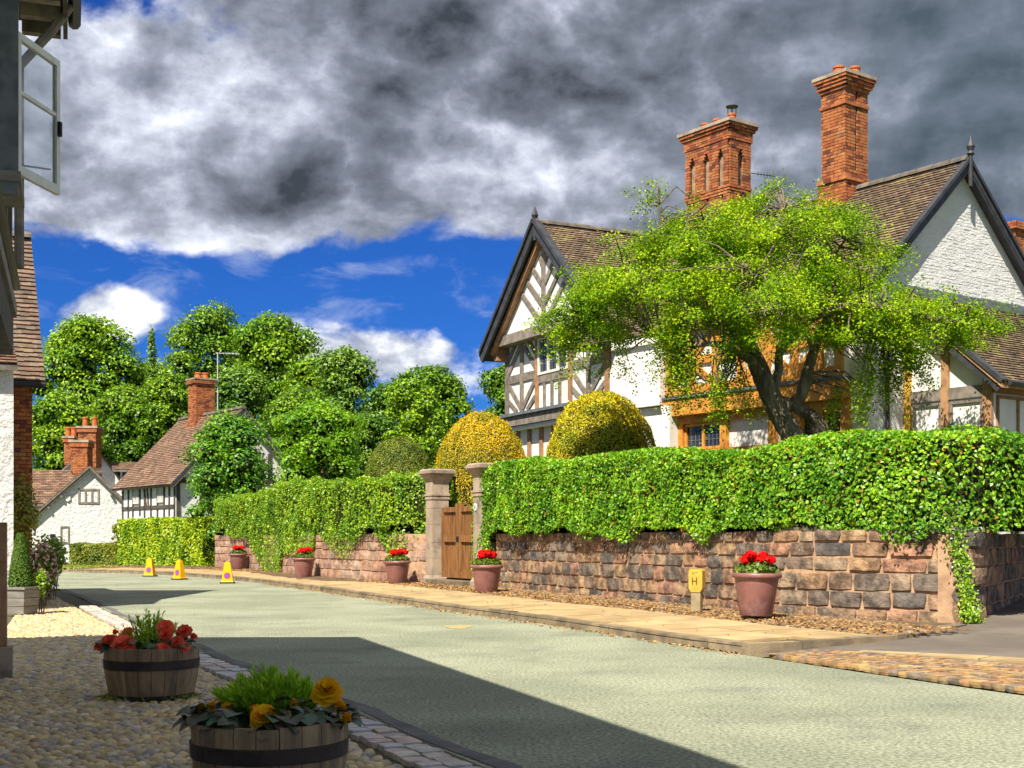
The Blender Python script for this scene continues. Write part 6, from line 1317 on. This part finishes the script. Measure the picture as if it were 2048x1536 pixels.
a = at(40, 1030, 24.2); shrub('climbing_rose', 'yellow green climber on the brick house wall', 'climber', (a.x, a.y), .34, 1.5, 'l_climber', 1500, .08, 93, .95)
a = at(104, 1110, 26.5); shrub('leafy_shrub', 'loose green shrub against the far cottage wall', 'shrub', (a.x, a.y), .30, .9, 'l_hedge2', 900, .09, 94, .45)
a = at(80, 1190, 21.6); shrub('trailing_plant', 'small trailing green plant beside the wooden planter', 'plant', (a.x, a.y), .12, .5, 'l_hedge2', 500, .05, 95, .28)

# ---- no waiting cones
def make_cone():
    root = thing('traffic_cone', (0, 0, 0), 'c', 'traffic cone', 'yellow no waiting cones along the kerb'); w = MB()
    MB().box(-.20, .20, -.17, .17, 0, .04).build('base', 'conebase', root, local=True)
    def ring(z, a, b_): return [(-a, -b_, z), (a, -b_, z), (a, b_, z), (-a, b_, z)]
    mb = MB(); lv = [ring(.04, .175, .13), ring(.075, .16, .115), ring(.55, .085, .06), ring(.60, .07, .05)]
    for r in lv: mb.v += r
    for i in range(3):
        for j in range(4): q = (j + 1) % 4; mb.f.append((4 * i + j, 4 * i + q, 4 * i + 4 + q, 4 * i + 4 + j))
    mb.f.append((12, 13, 14, 15)); mb.build('body', 'cone', root, local=True)
    mb = MB(); mb.box(-.05, .05, -.035, .035, .60, .63); mb.build('cap', 'cone', root, local=True)
    def disc(r, off, m, name):
        mb = MB(); n = 20; tl = math.atan2(.055, .475)
        mb.v = [(r * math.cos(2 * math.pi * k / n), -off - (.115 - (r * math.sin(2 * math.pi * k / n) + .145) * math.tan(tl)) , .22 + r * math.sin(2 * math.pi * k / n)) for k in range(n)]; mb.f = [tuple(range(n))]; return mb.build(name, m, root, local=True)
    disc(.092, .003, 'signred', 'sign_ring'); disc(.070, .005, 'signblue', 'sign_disc')
    mb = MB(); tl = math.tan(math.atan2(.055, .475)); pts = [(-.055, .265), (-.040, .28), (.055, .175), (.040, .16)]
    mb.v = [(x, -.007 - (.115 - (z - .075) * tl), z) for x, z in pts]; mb.f = [(0, 1, 2, 3)]; mb.build('sign_bar', 'signred', root, local=True); return root
K0 = make_cone()
for i, (x, y, Y, rz, l_) in enumerate(((455, 1166, 37.2, .12, 'yellow no waiting cone nearest the viewer by the kerb'), (359, 1159, 40.6, -.55, 'yellow no waiting cone in the middle of the three'), (300, 1152, 44.0, -.2, 'yellow no waiting cone farthest along the kerb'))):
    p = at(x, y, Y); o = K0 if i == 0 else copy_tree(K0); o.location = (p.x, p.y, .003); o.rotation_euler.z = rz; o['label'] = l_
# ---- hydrant marker
p = at(1394, 1216, 19.6); HM = thing('hydrant_marker', (p.x, p.y, .16), 'yellow hydrant marker on a short concrete post by the wall', 'hydrant marker', rz=-.55)
mb = MB(); mb.box(-.075, .075, -.05, .05, 0, .33); mb.build('post', 'concrete', HM, local=True)
mb = MB(); mb.prism([(-.07, -.06, .31), (.07, -.06, .31), (.11, -.06, .37), (.11, -.06, .63), (.09, -.06, .66), (-.09, -.06, .66), (-.11, -.06, .63), (-.11, -.06, .37)], (0, .12, 0)); mb.build('head', 'hydrant', HM, local=True)
mb = MB()
for x0, x1, z0, z1 in ((-.055, -.043, .42, .53), (.012, .024, .42, .53), (-.043, .012, .47, .481), (-.055, -.046, .57, .61), (-.028, -.019, .57, .61), (.0, .03, .60, .607)): mb.box(x0, x1, -.063, -.0605, z0, z1)
mb.build('lettering', 'iron', HM, local=True)
